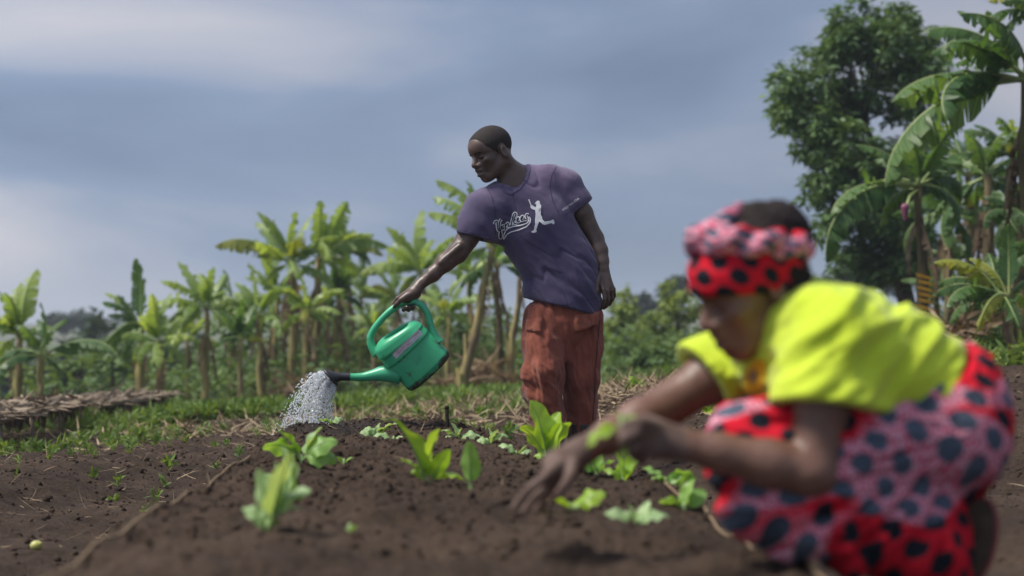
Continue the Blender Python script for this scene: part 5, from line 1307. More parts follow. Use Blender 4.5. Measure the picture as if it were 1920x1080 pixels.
banana((36, 636), 33, 21, [(70, 504), (39, 530), (-6, 545), (-30, 600), (-20, 690), (80, 650), (5, 610)], 'banana plant at the far left edge behind the nearer low thatched shelter', 0, 0.085, 4, 2, group=G1)
banana((78, 668), 76, 20, [(76, 566, 0, 6), (127, 598), (218, 668, 0, 4), (30, 610), (115, 700)], 'small banana plant with one long arching leaf, second from left', 1, 0.055, 1, 2, group=G1)
banana((263, 618), 266, 23, [(255, 484, 0, 6), (191, 566), (221, 552), (238, 690), (210, 632), (320, 640), (300, 575)], 'banana plant with a single tall upright leaf above the farther thatched shelter', 1, 0.10, 5, 2, group=G1)
banana((302, 645), 301, 22, [(285, 550), (322, 549), (348, 592), (262, 600), (345, 700, 0, 4)], 'short banana plant right beside the farther thatched shelter', 0, 0.09, 4, 2, group=G1)
banana((388, 582), 385, 24, [(335, 490), (300, 527), (428, 545), (344, 632, 0, 4), (450, 590), (400, 500), (440, 640)], 'slender banana plant with yellow stem left of the dense clump', 0, 0.085, 3, 3, group=G1)
banana((432, 610), 436, 27, [(418, 505), (395, 540), (470, 560), (400, 620), (465, 640)], 'low banana plant half hidden at the left of the dense clump', 1, 0.08, 3, 3, group=G1)
banana((484, 594), 492, 25, [(466, 493, 0, 6), (440, 530), (412, 555), (520, 540), (430, 640), (530, 600)], 'banana plant with one wide bright yellow-green young leaf', 0, 0.085, 4, 3, group=G1)
banana((548, 500), 551, 26, [(482, 397), (480, 416), (403, 462, 0, 3), (556, 397), (586, 402), (500, 530), (610, 470)], 'tall banana plant with a long leaf reaching left over the row', 0, 0.11, 6, 2, group=G1)
banana((598, 488), 590, 26.5, [(601, 376), (652, 378), (674, 443), (652, 430), (729, 463, 0, 3), (563, 520), (640, 520, 0, 4)], 'tallest banana plant of the dense clump, right of its long-leaved neighbour', 0, 0.115, 6, 2, group=G1)
banana((636, 560), 618, 28, [(690, 520), (590, 540), (650, 480), (680, 590), (600, 600)], 'squat banana plant at the right foot of the dense clump', 1, 0.09, 3, 3, group=G1)
banana((677, 560), 679, 30, [(644, 492), (676, 480), (634, 542), (632, 602, 0, 4), (717, 534), (735, 575, 0, 4)], 'thin pale-stemmed banana plant standing alone between clump and watering can', 0, 0.075, 1, 1, group=G1)
banana((790, 516), 806, 27, [(725, 425), (791, 393), (853, 444), (671, 518, 0, 3), (752, 560), (840, 500), (760, 450), (830, 570)], 'bushy banana plant behind the lifted forearm and can handle', 0, 0.10, 3, 3, group=G1)
banana((926, 462), 862, 19, [(816, 337), (812, 369), (801, 400), (872, 338), (857, 526, 0, 4), (1010, 400), (1120, 430), (1000, 470)], 'leaning banana plant with leaves fanned out above the outstretched arm', 0, 0.095, 4, 1, group=G1)
banana((932, 500), 938, 21, [(880, 560, 0, 4), (990, 540), (960, 430), (900, 430)], 'dark-stemmed banana plant between the leaning one and the trousers', 1, 0.08, 5, 1, M_TRK2, group=G1)
banana((980, 500), 950, 22, [(1030, 470), (1040, 540), (1000, 420), (930, 450)], 'tilted tan banana stem just left of the rust trousers', 0, 0.085, 2, 1, group=G1)
banana((840, 590), 838, 24, [(800, 540), (870, 530), (880, 600), (805, 620), (905, 570)], 'young banana sucker low behind the watering can body', 0, 0.06, 1, 2, group=G1)
banana((520, 560), 512, 27.5, [(460, 520), (490, 470), (560, 520), (455, 590), (570, 600), (530, 470)], 'mid-height banana plant filling the left of the dense clump', 0, 0.09, 4, 3, group=G1)
banana((575, 585), 572, 24.5, [(530, 540), (625, 545), (560, 510), (610, 620), (520, 630)], 'short broad banana plant in front of the dense clump', 0, 0.08, 3, 3, group=G1)
banana((450, 640), 452, 23, [(415, 590), (480, 570), (500, 640), (405, 650), (455, 560)], 'knee-high banana sucker before the dense clump on its left', 1, 0.06, 1, 2, group=G1)
banana((350, 640), 352, 27, [(310, 600), (345, 560), (390, 610), (320, 680), (395, 660)], 'small banana plant between the yellow stem and the farther shelter', 0, 0.07, 2, 3, group=G1)
banana((745, 560), 742, 29, [(700, 500), (740, 480), (780, 520), (700, 580), (790, 590), (715, 545)], 'banana plant seen through the gap over the can handle', 0, 0.08, 3, 3, group=G1)
banana((880, 520), 886, 25, [(840, 470), (880, 440), (920, 490), (845, 560), (925, 560)], 'banana plant half hidden behind the leaning stem', 0, 0.08, 4, 3, group=G1)
banana((700, 620), 704, 25, [(665, 590), (700, 565), (735, 600), (740, 640), (660, 640)], 'low banana sucker behind the can spout', 0, 0.05, 1, 2, group=G1)
banana((640, 470), 634, 29.5, [(600, 430), (640, 400), (690, 440), (600, 500), (695, 500), (720, 480)], 'banana plant rising behind the right of the dense clump', 1, 0.09, 4, 3, group=G1)
# right grove
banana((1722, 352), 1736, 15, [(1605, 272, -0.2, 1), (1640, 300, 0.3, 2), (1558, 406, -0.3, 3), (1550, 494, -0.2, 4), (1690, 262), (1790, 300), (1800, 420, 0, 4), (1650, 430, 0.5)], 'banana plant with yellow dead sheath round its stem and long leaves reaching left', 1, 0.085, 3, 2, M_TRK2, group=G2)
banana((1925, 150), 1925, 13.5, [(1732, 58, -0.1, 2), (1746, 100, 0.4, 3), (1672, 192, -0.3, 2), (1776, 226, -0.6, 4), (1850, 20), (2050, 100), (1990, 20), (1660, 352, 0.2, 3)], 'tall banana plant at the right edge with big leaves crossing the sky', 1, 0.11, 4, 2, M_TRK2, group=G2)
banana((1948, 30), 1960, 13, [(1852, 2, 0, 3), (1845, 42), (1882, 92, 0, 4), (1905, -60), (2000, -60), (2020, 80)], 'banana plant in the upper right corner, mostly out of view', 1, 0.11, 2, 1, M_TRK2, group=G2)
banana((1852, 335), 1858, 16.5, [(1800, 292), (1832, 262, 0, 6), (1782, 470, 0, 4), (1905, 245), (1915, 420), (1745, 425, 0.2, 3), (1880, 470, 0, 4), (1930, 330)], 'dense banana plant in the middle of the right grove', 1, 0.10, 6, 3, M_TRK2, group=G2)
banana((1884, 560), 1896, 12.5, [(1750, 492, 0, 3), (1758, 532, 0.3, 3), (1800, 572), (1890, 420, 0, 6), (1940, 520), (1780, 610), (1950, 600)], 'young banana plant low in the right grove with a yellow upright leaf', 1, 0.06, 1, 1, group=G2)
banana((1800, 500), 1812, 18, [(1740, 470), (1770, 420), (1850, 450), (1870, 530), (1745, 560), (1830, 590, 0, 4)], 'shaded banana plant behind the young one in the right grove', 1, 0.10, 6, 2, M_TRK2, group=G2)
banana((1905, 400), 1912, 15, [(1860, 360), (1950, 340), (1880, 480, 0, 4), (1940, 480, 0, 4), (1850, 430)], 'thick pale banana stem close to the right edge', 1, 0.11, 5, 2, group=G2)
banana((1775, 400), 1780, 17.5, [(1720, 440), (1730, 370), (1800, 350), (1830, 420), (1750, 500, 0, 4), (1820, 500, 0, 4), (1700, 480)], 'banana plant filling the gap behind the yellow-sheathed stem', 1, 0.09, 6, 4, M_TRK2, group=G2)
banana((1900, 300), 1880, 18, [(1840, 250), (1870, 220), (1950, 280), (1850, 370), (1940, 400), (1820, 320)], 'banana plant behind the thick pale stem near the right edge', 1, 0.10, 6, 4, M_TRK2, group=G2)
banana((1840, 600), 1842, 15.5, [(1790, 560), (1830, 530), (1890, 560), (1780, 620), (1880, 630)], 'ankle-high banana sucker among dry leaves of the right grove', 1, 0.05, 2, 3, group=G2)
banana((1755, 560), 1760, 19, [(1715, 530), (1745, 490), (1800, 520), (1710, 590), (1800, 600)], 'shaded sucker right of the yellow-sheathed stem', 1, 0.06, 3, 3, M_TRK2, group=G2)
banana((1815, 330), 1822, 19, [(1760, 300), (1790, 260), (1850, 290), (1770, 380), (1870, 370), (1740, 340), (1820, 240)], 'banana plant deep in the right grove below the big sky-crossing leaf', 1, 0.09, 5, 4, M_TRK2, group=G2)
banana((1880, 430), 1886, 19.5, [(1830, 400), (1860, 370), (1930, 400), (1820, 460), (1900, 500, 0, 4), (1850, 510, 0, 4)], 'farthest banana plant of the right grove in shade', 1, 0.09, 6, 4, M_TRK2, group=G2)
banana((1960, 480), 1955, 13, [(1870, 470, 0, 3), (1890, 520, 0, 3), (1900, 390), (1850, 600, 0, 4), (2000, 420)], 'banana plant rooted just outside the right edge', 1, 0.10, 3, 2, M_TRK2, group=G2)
# torn yellow sheath hanging on the first stem, purple flower bud beside its crown
sh = None

# ---------------------------------------------------------------- leafy trees and shrubs
def leaf_cloud(centres, nr, nl, length, width, seed, droop=0.5, spread=0.28):
    """rosettes of drooping leaves scattered round clump centres -> V, F (folded quads)"""
    r = np.random.default_rng(seed); c = np.repeat(np.asarray(centres, dtype=float)[:, :3], nr, 0); rad = np.repeat(np.asarray(centres)[:, 3], nr)
    d = r.normal(size=c.shape); d /= np.linalg.norm(d, axis=1)[:, None]; p = c + d * (rad * r.uniform(0.35, 1.0, len(c)) ** 0.6)[:, None]
    p = np.repeat(p, nl, 0); od = np.repeat(d, nl, 0); n = len(p)
    az = r.uniform(0, 2 * math.pi, n); dirn = np.stack([np.cos(az), np.sin(az), r.uniform(-1.1, 0.25, n) * droop * 1.6], 1) + 0.5 * od; dirn /= np.linalg.norm(dirn, axis=1)[:, None]
    s = np.cross(dirn, np.array((0, 0, 1.0)) + r.normal(0, 0.45, (n, 3))); s /= np.linalg.norm(s, axis=1)[:, None] + 1e-9; u = np.cross(s, dirn)
    L_ = length * r.uniform(0.6, 1.25, n)[:, None]; w = width * r.uniform(0.7, 1.2, n)[:, None]
    b = p + r.normal(0, spread * length, (n, 3))
    a0 = b; a1 = b + dirn * L_ * 0.45 + s * w / 2 + u * L_ * 0.05; a2 = b + dirn * L_ - u * L_ * 0.12; a3 = b + dirn * L_ * 0.45 - s * w / 2 + u * L_ * 0.05; am = b + dirn * L_ * 0.5 + u * L_ * 0.0
    V = np.stack([a0, a1, a2, a3, am], 1).reshape(-1, 3); k = (np.arange(n) * 5)[:, None]
    F = np.concatenate([k + np.array([[0, 1, 4]]), k + np.array([[1, 2, 4]]), k + np.array([[2, 3, 4]]), k + np.array([[3, 0, 4]])])
    return V, F
M_TREE = mat('glossy dark tree leaf', (0.065, 0.125, 0.045), 0.5, 0.3, (0.135, 0.220, 0.082), 1.6, 3, trans=0.25)
M_BARK = mat('grey brown bark', (0.055, 0.042, 0.032), 0.9, 0.2, (0.10, 0.08, 0.06), 8.0, bump=0.6, bscale=30)
YT = 22.0
poly = [(1447, 160), (1480, 110), (1500, 80), (1540, 60), (1570, 30), (1610, 8), (1650, 25), (1700, 35), (1740, 70), (1780, 110), (1790, 160), (1760, 200), (1740, 240), (1745, 330), (1755, 420), (1735, 510), (1660, 525), (1590, 505), (1545, 455), (1545, 400), (1530, 345), (1500, 300), (1480, 290), (1490, 250), (1465, 225), (1470, 190)]
def in_poly(x, y, P):
    c = False
    for i in range(len(P)):
        (ax, ay), (bx, by) = P[i], P[i - 1]
        if (ay > y) != (by > y) and x < (bx - ax) * (y - ay) / (by - ay) + ax: c = not c
    return c
r = random.Random(5); cl = []
holes = [(1594, 137, 14), (1640, 197, 15), (1520, 300, 6), (1700, 235, 8)]
while len(cl) < 175:
    x, y = r.uniform(1447, 1790), r.uniform(8, 525)
    if not in_poly(x, y, poly): continue
    if any((x - hx) ** 2 + (y - hy) ** 2 < (hr + 13) ** 2 for hx, hy, hr in holes): continue
    edge = min(math.hypot(x - a, y - b) for a, b in poly)
    dy = r.uniform(-1, 1) * (0.5 + min(edge, 130) / 130 * 1.0)
    p = at(x, y, YT + dy); cl.append((p.x, p.y, p.z, r.uniform(0.16, 0.30)))
V, F = leaf_cloud(cl, 15, 11, 0.165, 0.062, 4)
tb_ = at(1712, 640, YT); tb_.z = gz_at(tb_.x, YT) - 0.1
tree = empty('mango_like_tree'.replace('mango_like_', 'broadleaf_'), tuple(tb_), 'tall dark broadleaf tree with rounded crown standing left of the right grove', 'tree')
mb = MB(); top = at(1640, 250, YT)
def limb(a, b, r0, r1, n=6, wob=0.06, seed=0):
    q = random.Random(seed); P = [a.lerp(b, i / n) + Vector((q.uniform(-1, 1), q.uniform(-1, 1), q.uniform(-0.5, 0.5))) * wob * (0 < i < n) for i in range(n + 1)]
    mb.tube(P, [r0 + (r1 - r0) * i / n for i in range(n + 1)], 8); return P
fork = at(1690, 470, YT)
limb(tb_, fork, 0.16, 0.12); P1 = limb(fork, at(1620, 230, YT), 0.10, 0.045, seed=1); P2 = limb(fork, at(1730, 200, YT), 0.08, 0.03, seed=2); P3 = limb(fork, at(1560, 330, YT - 0.3), 0.06, 0.02, seed=3)
for i, c in enumerate(cl):
    if i % 2 == 0:
        src = min(P1 + P2 + P3, key=lambda p: (p - Vector(c[:3])).length + 0.6 * max(0, p.z - c[2])); limb(src, Vector(c[:3]), 0.022, 0.007, 4, 0.05, i)
o = mb.build('trunk', M_BARK, tree); o = link('crown', mesh('crown', V, F), tree, M_TREE); tag(o, kind='stuff')

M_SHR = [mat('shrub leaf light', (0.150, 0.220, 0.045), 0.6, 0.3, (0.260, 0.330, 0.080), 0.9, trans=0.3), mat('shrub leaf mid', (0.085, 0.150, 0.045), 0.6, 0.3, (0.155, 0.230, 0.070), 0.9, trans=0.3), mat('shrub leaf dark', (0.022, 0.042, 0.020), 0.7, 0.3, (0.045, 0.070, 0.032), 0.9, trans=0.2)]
def shrub(cx, cy, rx, ry, Y, tone, label, seed, cat='shrub', name='shrub', n=14, leaf=0.13, trunk=True):
    q = random.Random(seed); c = at(cx, cy, Y); s = Y / FPX; b = Vector((c.x + q.uniform(-0.1, 0.1), Y, gz_at(c.x, Y) - 0.05))
    root = empty(name, tuple(b), label, cat, 'shrubs and small trees beyond the plots')
    cl = []
    for k in range(n):
        while True:
            u, v, w_ = q.uniform(-1, 1), q.uniform(-1, 1), q.uniform(-1, 1)
            if u * u + v * v + w_ * w_ < 1: break
        cl.append((c.x + u * rx * s, Y + v * rx * s, c.z + w_ * ry * s, q.uniform(0.20, 0.34) * rx * s))
    V, F = leaf_cloud(cl, 12, 8, leaf, leaf * 0.45, seed, 0.4)
    mb2 = MB(); bot = Vector((c.x, Y, c.z - ry * s * 0.4)); rt = 0.022 * rx * s + 0.03
    mb2.tube([b, b.lerp(bot, 0.5) + Vector((0.1 * rx * s * q.uniform(-1, 1), 0, 0)), bot], [rt * 1.3, rt, rt * 0.8], 7)
    for k in range(0, n, 2): mb2.tube([bot, Vector(cl[k][:3])], [rt * 0.5, rt * 0.2], 5)
    mb2.build('trunk', M_BARK, root); o = link('crown', mesh('crown', V, F), root, M_SHR[tone]); tag(o, kind='stuff')
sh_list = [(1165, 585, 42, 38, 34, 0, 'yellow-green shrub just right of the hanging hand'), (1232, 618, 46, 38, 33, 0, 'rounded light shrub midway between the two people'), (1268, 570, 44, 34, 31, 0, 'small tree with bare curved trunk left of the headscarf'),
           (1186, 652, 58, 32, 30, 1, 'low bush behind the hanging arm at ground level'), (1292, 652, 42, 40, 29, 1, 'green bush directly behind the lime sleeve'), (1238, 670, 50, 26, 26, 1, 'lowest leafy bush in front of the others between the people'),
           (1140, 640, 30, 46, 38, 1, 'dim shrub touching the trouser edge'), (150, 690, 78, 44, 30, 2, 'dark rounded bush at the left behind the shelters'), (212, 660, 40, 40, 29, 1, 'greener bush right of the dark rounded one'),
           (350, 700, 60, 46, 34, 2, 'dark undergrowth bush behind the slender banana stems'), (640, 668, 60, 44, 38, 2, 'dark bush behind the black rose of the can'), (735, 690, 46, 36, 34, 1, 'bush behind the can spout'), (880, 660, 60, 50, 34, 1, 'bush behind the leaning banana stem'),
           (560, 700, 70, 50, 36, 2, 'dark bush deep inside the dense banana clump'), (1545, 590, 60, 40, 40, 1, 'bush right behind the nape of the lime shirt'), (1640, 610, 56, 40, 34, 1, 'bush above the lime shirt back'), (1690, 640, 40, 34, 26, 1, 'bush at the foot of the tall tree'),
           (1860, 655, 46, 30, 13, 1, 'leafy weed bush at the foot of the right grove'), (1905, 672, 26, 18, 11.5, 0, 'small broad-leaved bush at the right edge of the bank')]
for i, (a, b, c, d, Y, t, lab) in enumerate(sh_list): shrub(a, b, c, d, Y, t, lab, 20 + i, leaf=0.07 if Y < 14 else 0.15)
for i, (a, b, c, d, Y, lab) in enumerate(((1595, 520, 42, 40, 75, 'hazy far tree left of the tall broadleaf tree'), (1652, 500, 46, 48, 80, 'larger hazy far tree behind the tall broadleaf tree'), (1540, 556, 36, 34, 85, 'small hazy far tree over the lime shoulder'), (1268, 542, 26, 18, 95, 'hazy far treetop left of the headscarf'), (1200, 578, 34, 22, 100, 'hazy far treetop right of the trousers'), (172, 606, 20, 14, 120, 'round far treetop on the left skyline'), (120, 600, 34, 14, 125, 'broad far treetop at the left skyline'))):
    shrub(a, b, c, d, Y, 2 if Y > 70 else 1, lab, 60 + i, 'tree', 'distant_tree', 16, 0.5)
# woods on the low ridges: one mass
r = np.random.default_rng(9); cl = []
for k in range(1200):
    Yd = r.uniform(58, 190); xd = r.uniform(-0.75, 0.75) * Yd; zg = gz_at(xd, Yd); h = r.uniform(1.2, 3.2)
    for j in range(3): cl.append((xd + r.normal(0, 1.2), Yd + r.normal(0, 1), zg + h * r.uniform(0.3, 1.0), r.uniform(0.8, 1.7)))
V, F = leaf_cloud(cl, 5, 5, 1.0, 0.6, 8, 0.4)
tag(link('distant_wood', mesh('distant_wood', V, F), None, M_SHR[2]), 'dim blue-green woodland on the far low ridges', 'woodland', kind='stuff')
# undergrowth mass under the banana rows
r = np.random.default_rng(12); cl = []
for k in range(420):
    Yd = r.uniform(24, 46); xd = r.uniform(-0.40, 0.42) * Yd; 
    if 3.2 < xd < 5.2 and Yd < 27: continue
    cl.append((xd, Yd, gz_at(xd, Yd) + r.uniform(0.1, 0.8), r.uniform(0.35, 0.7)))
for k in range(150):
    Yd = r.uniform(28, 36); px = r.uniform(380, 990); p = at(px, r.uniform(570, 720), Yd); cl.append((p.x, Yd, p.z, r.uniform(0.3, 0.55)))
V, F = leaf_cloud(cl, 9, 6, 0.22, 0.10, 13, 0.4)
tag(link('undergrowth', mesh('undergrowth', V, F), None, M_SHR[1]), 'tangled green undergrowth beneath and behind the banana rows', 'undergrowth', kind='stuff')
# dry leaf heaps at the stems
def heap(cx, cy, rx, rz, Y, n, label):
    c = at(cx, cy, Y); s = Y / FPX; q = RNG
    x = q.normal(c.x, rx * s * 0.5, n); y = q.normal(Y, rx * s * 0.35, n); top = np.exp(-((x - c.x) / (rx * s * 0.6)) ** 2) * rz * s
    z0 = np.array([zz(float(a), float(b)) for a, b in zip(x, y)]); z = z0 + q.uniform(0, 1, n) * top
    d = q.normal(size=(n, 3)); d[:, 2] *= 0.5
    return strips('dry_leaf_heap', np.stack([x, y, z], 1), d, q.uniform(0.12, 0.5, n), q.uniform(0.012, 0.05, n), M_DRY, 0.3, label, 'dry leaves')
heap(560, 730, 90, 55, 24.5, 500, 'heap of dry banana leaves at the foot of the dense clump')
heap(900, 690, 100, 60, 20.5, 600, 'heap of dry banana leaves by the leaning banana stem')
heap(1790, 640, 70, 60, 13.2, 420, 'heap of dry banana leaves under the right grove')
heap(1700, 640, 60, 26, 12.0, 200, 'strewn dry banana leaves left of the right grove')
# long fallen dry leaves across the bank
for (a, b, Y, lab) in (((1662, 600), (1850, 672), 11.2, 'long fallen dry banana leaf sloping down behind the lime shirt'), ((1730, 640), (1800, 690), 11.0, 'short fallen dry leaf stalk on the right bank')):
    me, ch = DV[0]; A0, B0 = at(*a, Y + 0.6), at(*b, Y)
    root = empty('fallen_leaf', tuple(B0), lab, 'dry leaf')
    m2 = with_mats(me, np.zeros(len(me.polygons), dtype=np.int32), [M_STRAW]); o = child('blade', m2, root); place(o, root, B0, A0, ch, 0.6)
    V, F = tube([B0, B0.lerp(A0, 0.5) + Vector((0, 0, 0.03)), A0], [0.016, 0.014, 0.008], 6); link('stalk', mesh('stalk', np.array(V), F), root, M_STRAW)
# yellow torn sheath and flower bud on the first grove plant
g1 = [o for o in bpy.data.objects if o.get('label', '').startswith('banana plant with yellow dead sheath')][0]
q = random.Random(3); M_SHEATH = mat('yellow dead sheath', (0.42, 0.20, 0.02), 0.7, 0.3, (0.60, 0.36, 0.04), 9.0, trans=0.2)
for k in range(9):
    p = at(1734 + q.uniform(-5, 5), 512 + k * 11.5, 14.86); V, F = [], []
    for i in range(5):
        u = i / 4 - 0.5; V += [tuple(p + Vector((u * 0.16, -0.02 + 0.10 * u * u, -0.02 * i * 0.5))), tuple(p + Vector((u * 0.16 + 0.015, -0.02 + 0.10 * u * u, -0.02 * i * 0.5 - 0.038)))]
    F = [(2 * i, 2 * i + 2, 2 * i + 3, 2 * i + 1) for i in range(4)]
    link('dead_sheath', mesh('dead_sheath', np.array(V), F), g1, M_SHEATH)
bb = Field(at(1697, 400, 14.6) - Vector((0.12, 0.12, 0.2)), at(1697, 400, 14.6) + Vector((0.12, 0.12, 0.2)), 0.012); c0 = np.array(at(1697, 400, 14.6))
bb.cap(c0 + np.array((0, 0, 0.06)), c0 - np.array((0.0, 0, 0.07)), 0.045, 0.018, 0.01); link('flower_bud', bb.mesh('flower_bud', 1)[0], g1, mat('purple banana bud', (0.20, 0.06, 0.11), 0.5, 0.4))
V, F = tube([at(1722, 355, 15), at(1706, 368, 14.8), at(1698, 392, 14.6)], 0.018, 6); link('flower_stalk', mesh('flower_stalk', np.array(V), F), g1, M_RIB)
# ---------------------------------------------------------------- seedlings
M_SEED = [leaf_green('seedling leaf', (0.205, 0.400, 0.070), (0.285, 0.480, 0.115), (0.20, 0.33, 0.08), 0.42, 0.45, (0.98, 1.4), 0.12), leaf_green('pale seedling leaf', (0.320, 0.480, 0.190), (0.400, 0.550, 0.260), (0.25, 0.4, 0.15), 0.35, 0.5, (0.98, 1.4), 0.12), leaf_green('bright seedling leaf', (0.265, 0.450, 0.035), (0.350, 0.530, 0.065), (0.3, 0.4, 0.04), 0.45, 0.42, (0.98, 1.4), 0.12)]
M_STEM = mat('seedling stalk', (0.24, 0.34, 0.12), 0.5, 0.4)
def seed_leaf(seed, bend, cup, wr, wave):
    r = random.Random(seed); n = 14; pts = []; x = z = 0; k = 40
    for i in range(k + 1):
        s = i / k; a = bend * 0.45 - bend * s ** 1.3; pts.append((x, z, a)); x += math.cos(a) / k; z += math.sin(a) / k
    def mid(s):
        f = s * k; i = min(int(f), k - 1); t = f - i; return [pts[i][j] * (1 - t) + pts[i + 1][j] * t for j in range(3)]
    V, F, rim = [], [], []; cols = (-1, -0.6, -0.25, 0, 0.25, 0.6, 1)
    ph = r.uniform(0, 6)
    for i in range(n + 1):
        s = 0.22 + 0.78 * i / n; u = i / n; cx, cz, ca = mid(s); w = wr * (0.10 + 0.90 * math.sin(math.pi * min(1, u ** 0.72 * 0.97 + 0.03)) ** 0.7) * 0.5
        if i == n: w = wr * 0.06
        for c in cols:
            tx, tz = math.cos(ca), math.sin(ca); h = cup * abs(c) ** 1.6 * w + wave * w * abs(c) * math.sin(u * 13 + ph + c * 2)
            V.append((cx - tz * h, c * w, cz + tx * h)); rim.append(abs(c))
    m = len(cols)
    for i in range(n):
        for j in range(m - 1): F.append((i * m + j, i * m + j + 1, (i + 1) * m + j + 1, (i + 1) * m + j))
    nb = len(F); P = [Vector((mid(i / 10)[0], 0, mid(i / 10)[1] - 0.004)) for i in range(11)]
    tv, tf = tube(P, [0.026 - 0.021 * i / 10 for i in range(11)], 6); k0 = len(V); V += tv; F += [tuple(q + k0 for q in f) for f in tf]; rim += [0] * len(tv)
    me = mesh('leaf', np.array(V), F); me.attributes.new('rim', 'FLOAT', 'POINT').data.foreach_set('value', np.array(rim, dtype=np.float32))
    mi = np.zeros(len(me.polygons), dtype=np.int32); mi[nb:] = 1
    return me, Vector((pts[-1][0], 0, pts[-1][1])), mi
SV = []
for sd, (bend, cup, wr, wv) in enumerate(((0.5, 0.35, 0.52, 0.16), (1.1, 0.15, 0.56, 0.20), (2.0, -0.25, 0.54, 0.24), (2.6, -0.5, 0.50, 0.28), (0.2, 0.2, 0.42, 0.12))):
    me, ch, mi = seed_leaf(sd, bend, cup, wr, wv); SV.append(([with_mats(me, mi, [M_SEED[t], M_STEM]) for t in range(3)], ch))
GS = 'seedlings planted on the raised bed'
def bedY(py): return (CAMZ - 0.285) * FPX / (py - HORIZON)
def seedling(bx, by, tips, label, Y=None, tone=None, group=GS, base=None):
    q = random.Random(int(bx * 3 + by)); Y = bedY(by) if Y is None else Y; b = at(bx, by, Y) if base is None else base
    if base is None: b.z = zz(b.x, Y) - 0.004
    root = empty('seedling', tuple(b), label, 'seedling', group)
    for t in tips:
        T_ = at(t[0], t[1], Y + (t[2] if len(t) > 2 else q.uniform(-0.03, 0.03))); kind = t[3] if len(t) > 3 else None
        if base is None: T_.z = max(T_.z, zz(T_.x, T_.y) + 0.008)
        if Y < 4.8 and base is None: T_ = b + (T_ - b) * 1.12
        if Y > 4.8: T_ = b + (T_ - b) * 1.22
        if Y > 4.8 and base is None: T_.z = max(T_.z, b.z + 0.022)
        el = (T_ - b).normalized().z
        if kind is None: kind = q.choice((0, 0, 4)) if el > 0.75 else q.choice((1, 1, 0)) if el > 0.45 else q.choice((1, 2, 2)) 
        tn = q.choice((0, 0, 1, 2)) if tone is None else tone
        ms, ch = SV[kind]; o = child('leaf', ms[tn], root); place(o, root, b + Vector((q.uniform(-1, 1), q.uniform(-1, 1), 0.5)) * 0.004, T_, ch, q.uniform(-0.9, 0.9))
    V, F = tube([b - Vector((0, 0, 0.02)), b + Vector((0, 0, 0.025))], [0.006, 0.004], 6); link('stem', mesh('stem', np.array(V), F), root, M_STEM)
seedling(502, 1000, [(460, 958, 0, 1), (486, 892, 0, 4), (516, 880, 0, 4), (574, 928, 0, 1), (556, 958, 0, 1), (488, 1014, 0, 1), (540, 866, -0.05, 4), (528, 990, 0, 1)], 'large pale seedling nearest the camera at the left of the bed', tone=1)
seedling(566, 884, [(527, 814), (500, 843), (626, 832, 0, 2), (600, 808), (625, 868, 0, 3), (545, 900)], 'tall upright seedling left of the bed just before the falling water')
seedling(536, 940, [(500, 895, 0, 1), (575, 925, 0, 1), (528, 850, 0, 0), (548, 862, 0, 4), (490, 930, 0, 1), (566, 950, 0, 1)], 'seedling between the two tall ones on the left of the bed', tone=1)
seedling(620, 818, [(600, 800), (640, 800, 0, 3), (612, 795), (630, 812)], 'tiny drooping seedling right behind the falling water', Y=6.3)
seedling(645, 866, [(632, 858), (662, 860, 0, 2)], 'single flat leaf lying on the soil in the middle left of the bed', tone=0)
seedling(706, 826, [(680, 830, 0, 3), (688, 806, 0, 2), (712, 798), (730, 808, 0, 2), (738, 800), (700, 838, 0, 3)], 'wilted seedling on the far crest below the can', Y=5.9, tone=1)
seedling(738, 838, [(706, 848, 0, 2), (752, 826), (735, 820)], 'limp small seedling right of the wilted one below the can', Y=5.5, tone=1)
seedling(800, 908, [(745, 800, -0.05, 0), (755, 868), (782, 838), (822, 816), (838, 850), (866, 905, 0, 2), (775, 885)], 'broad bright seedling in the middle of the bed', tone=2)
seedling(882, 922, [(880, 838, -0.03, 4), (886, 925, -0.02)], 'single upright leaf right of the broad bright seedling', tone=0)
seedling(858, 832, [(832, 812, 0, 2), (848, 800), (865, 808), (880, 830, 0, 3), (895, 828, 0, 2), (838, 832, 0, 3)], 'wilted leafy seedling at the foot of the thin stake', Y=5.75, tone=1)
seedling(920, 846, [(916, 808, 0, 0), (932, 812), (898, 846, 0, 3), (948, 846, 0, 3)], 'seedling with one folded upright leaf beside the stake seedling', Y=5.35, tone=1)
seedling(968, 852, [(940, 840, 0, 2), (992, 852, 0, 2), (985, 838), (955, 862, 0, 3)], 'spreading seedling left of the boots', Y=5.2, tone=1)
seedling(1026, 862, [(1000, 772, 0, 0), (985, 812, 0, 1), (1062, 806, 0, 1), (1045, 790), (1005, 858, 0, 3), (1060, 855)], 'tall broad-leaved seedling in front of the boots', Y=4.95, tone=2)
seedling(1118, 890, [(1074, 868, 0, 2), (1100, 850), (1130, 852), (1150, 868, 0, 2)], 'seedling under the two hands, left of its taller neighbour', Y=4.3, tone=0)
seedling(1168, 902, [(1150, 848), (1162, 872), (1202, 852), (1190, 880), (1135, 885, 0, 2)], 'seedling right below the hand that holds a plant', Y=4.15, tone=2)
seedling(1248, 912, [(1208, 882, 0, 1), (1225, 900), (1300, 898, 0, 2), (1275, 890)], 'seedling by the bed rim in front of the skirt', Y=3.95, tone=0)
seedling(1282, 948, [(1240, 945, 0, 2), (1318, 925), (1300, 905)], 'dim seedling at the bed rim nearest the knee', Y=3.55, tone=0)
seedling(1078, 965, [(1004, 955, -0.05, 1), (1130, 930, 0, 2), (1050, 945), (1090, 940)], 'flattened seedling right of the fingertips touching the soil', tone=2)
seedling(1192, 978, [(1140, 966, 0, 1), (1180, 950), (1248, 972, 0, 2), (1215, 945)], 'pale seedling nearest the camera on the right of the bed', tone=1)
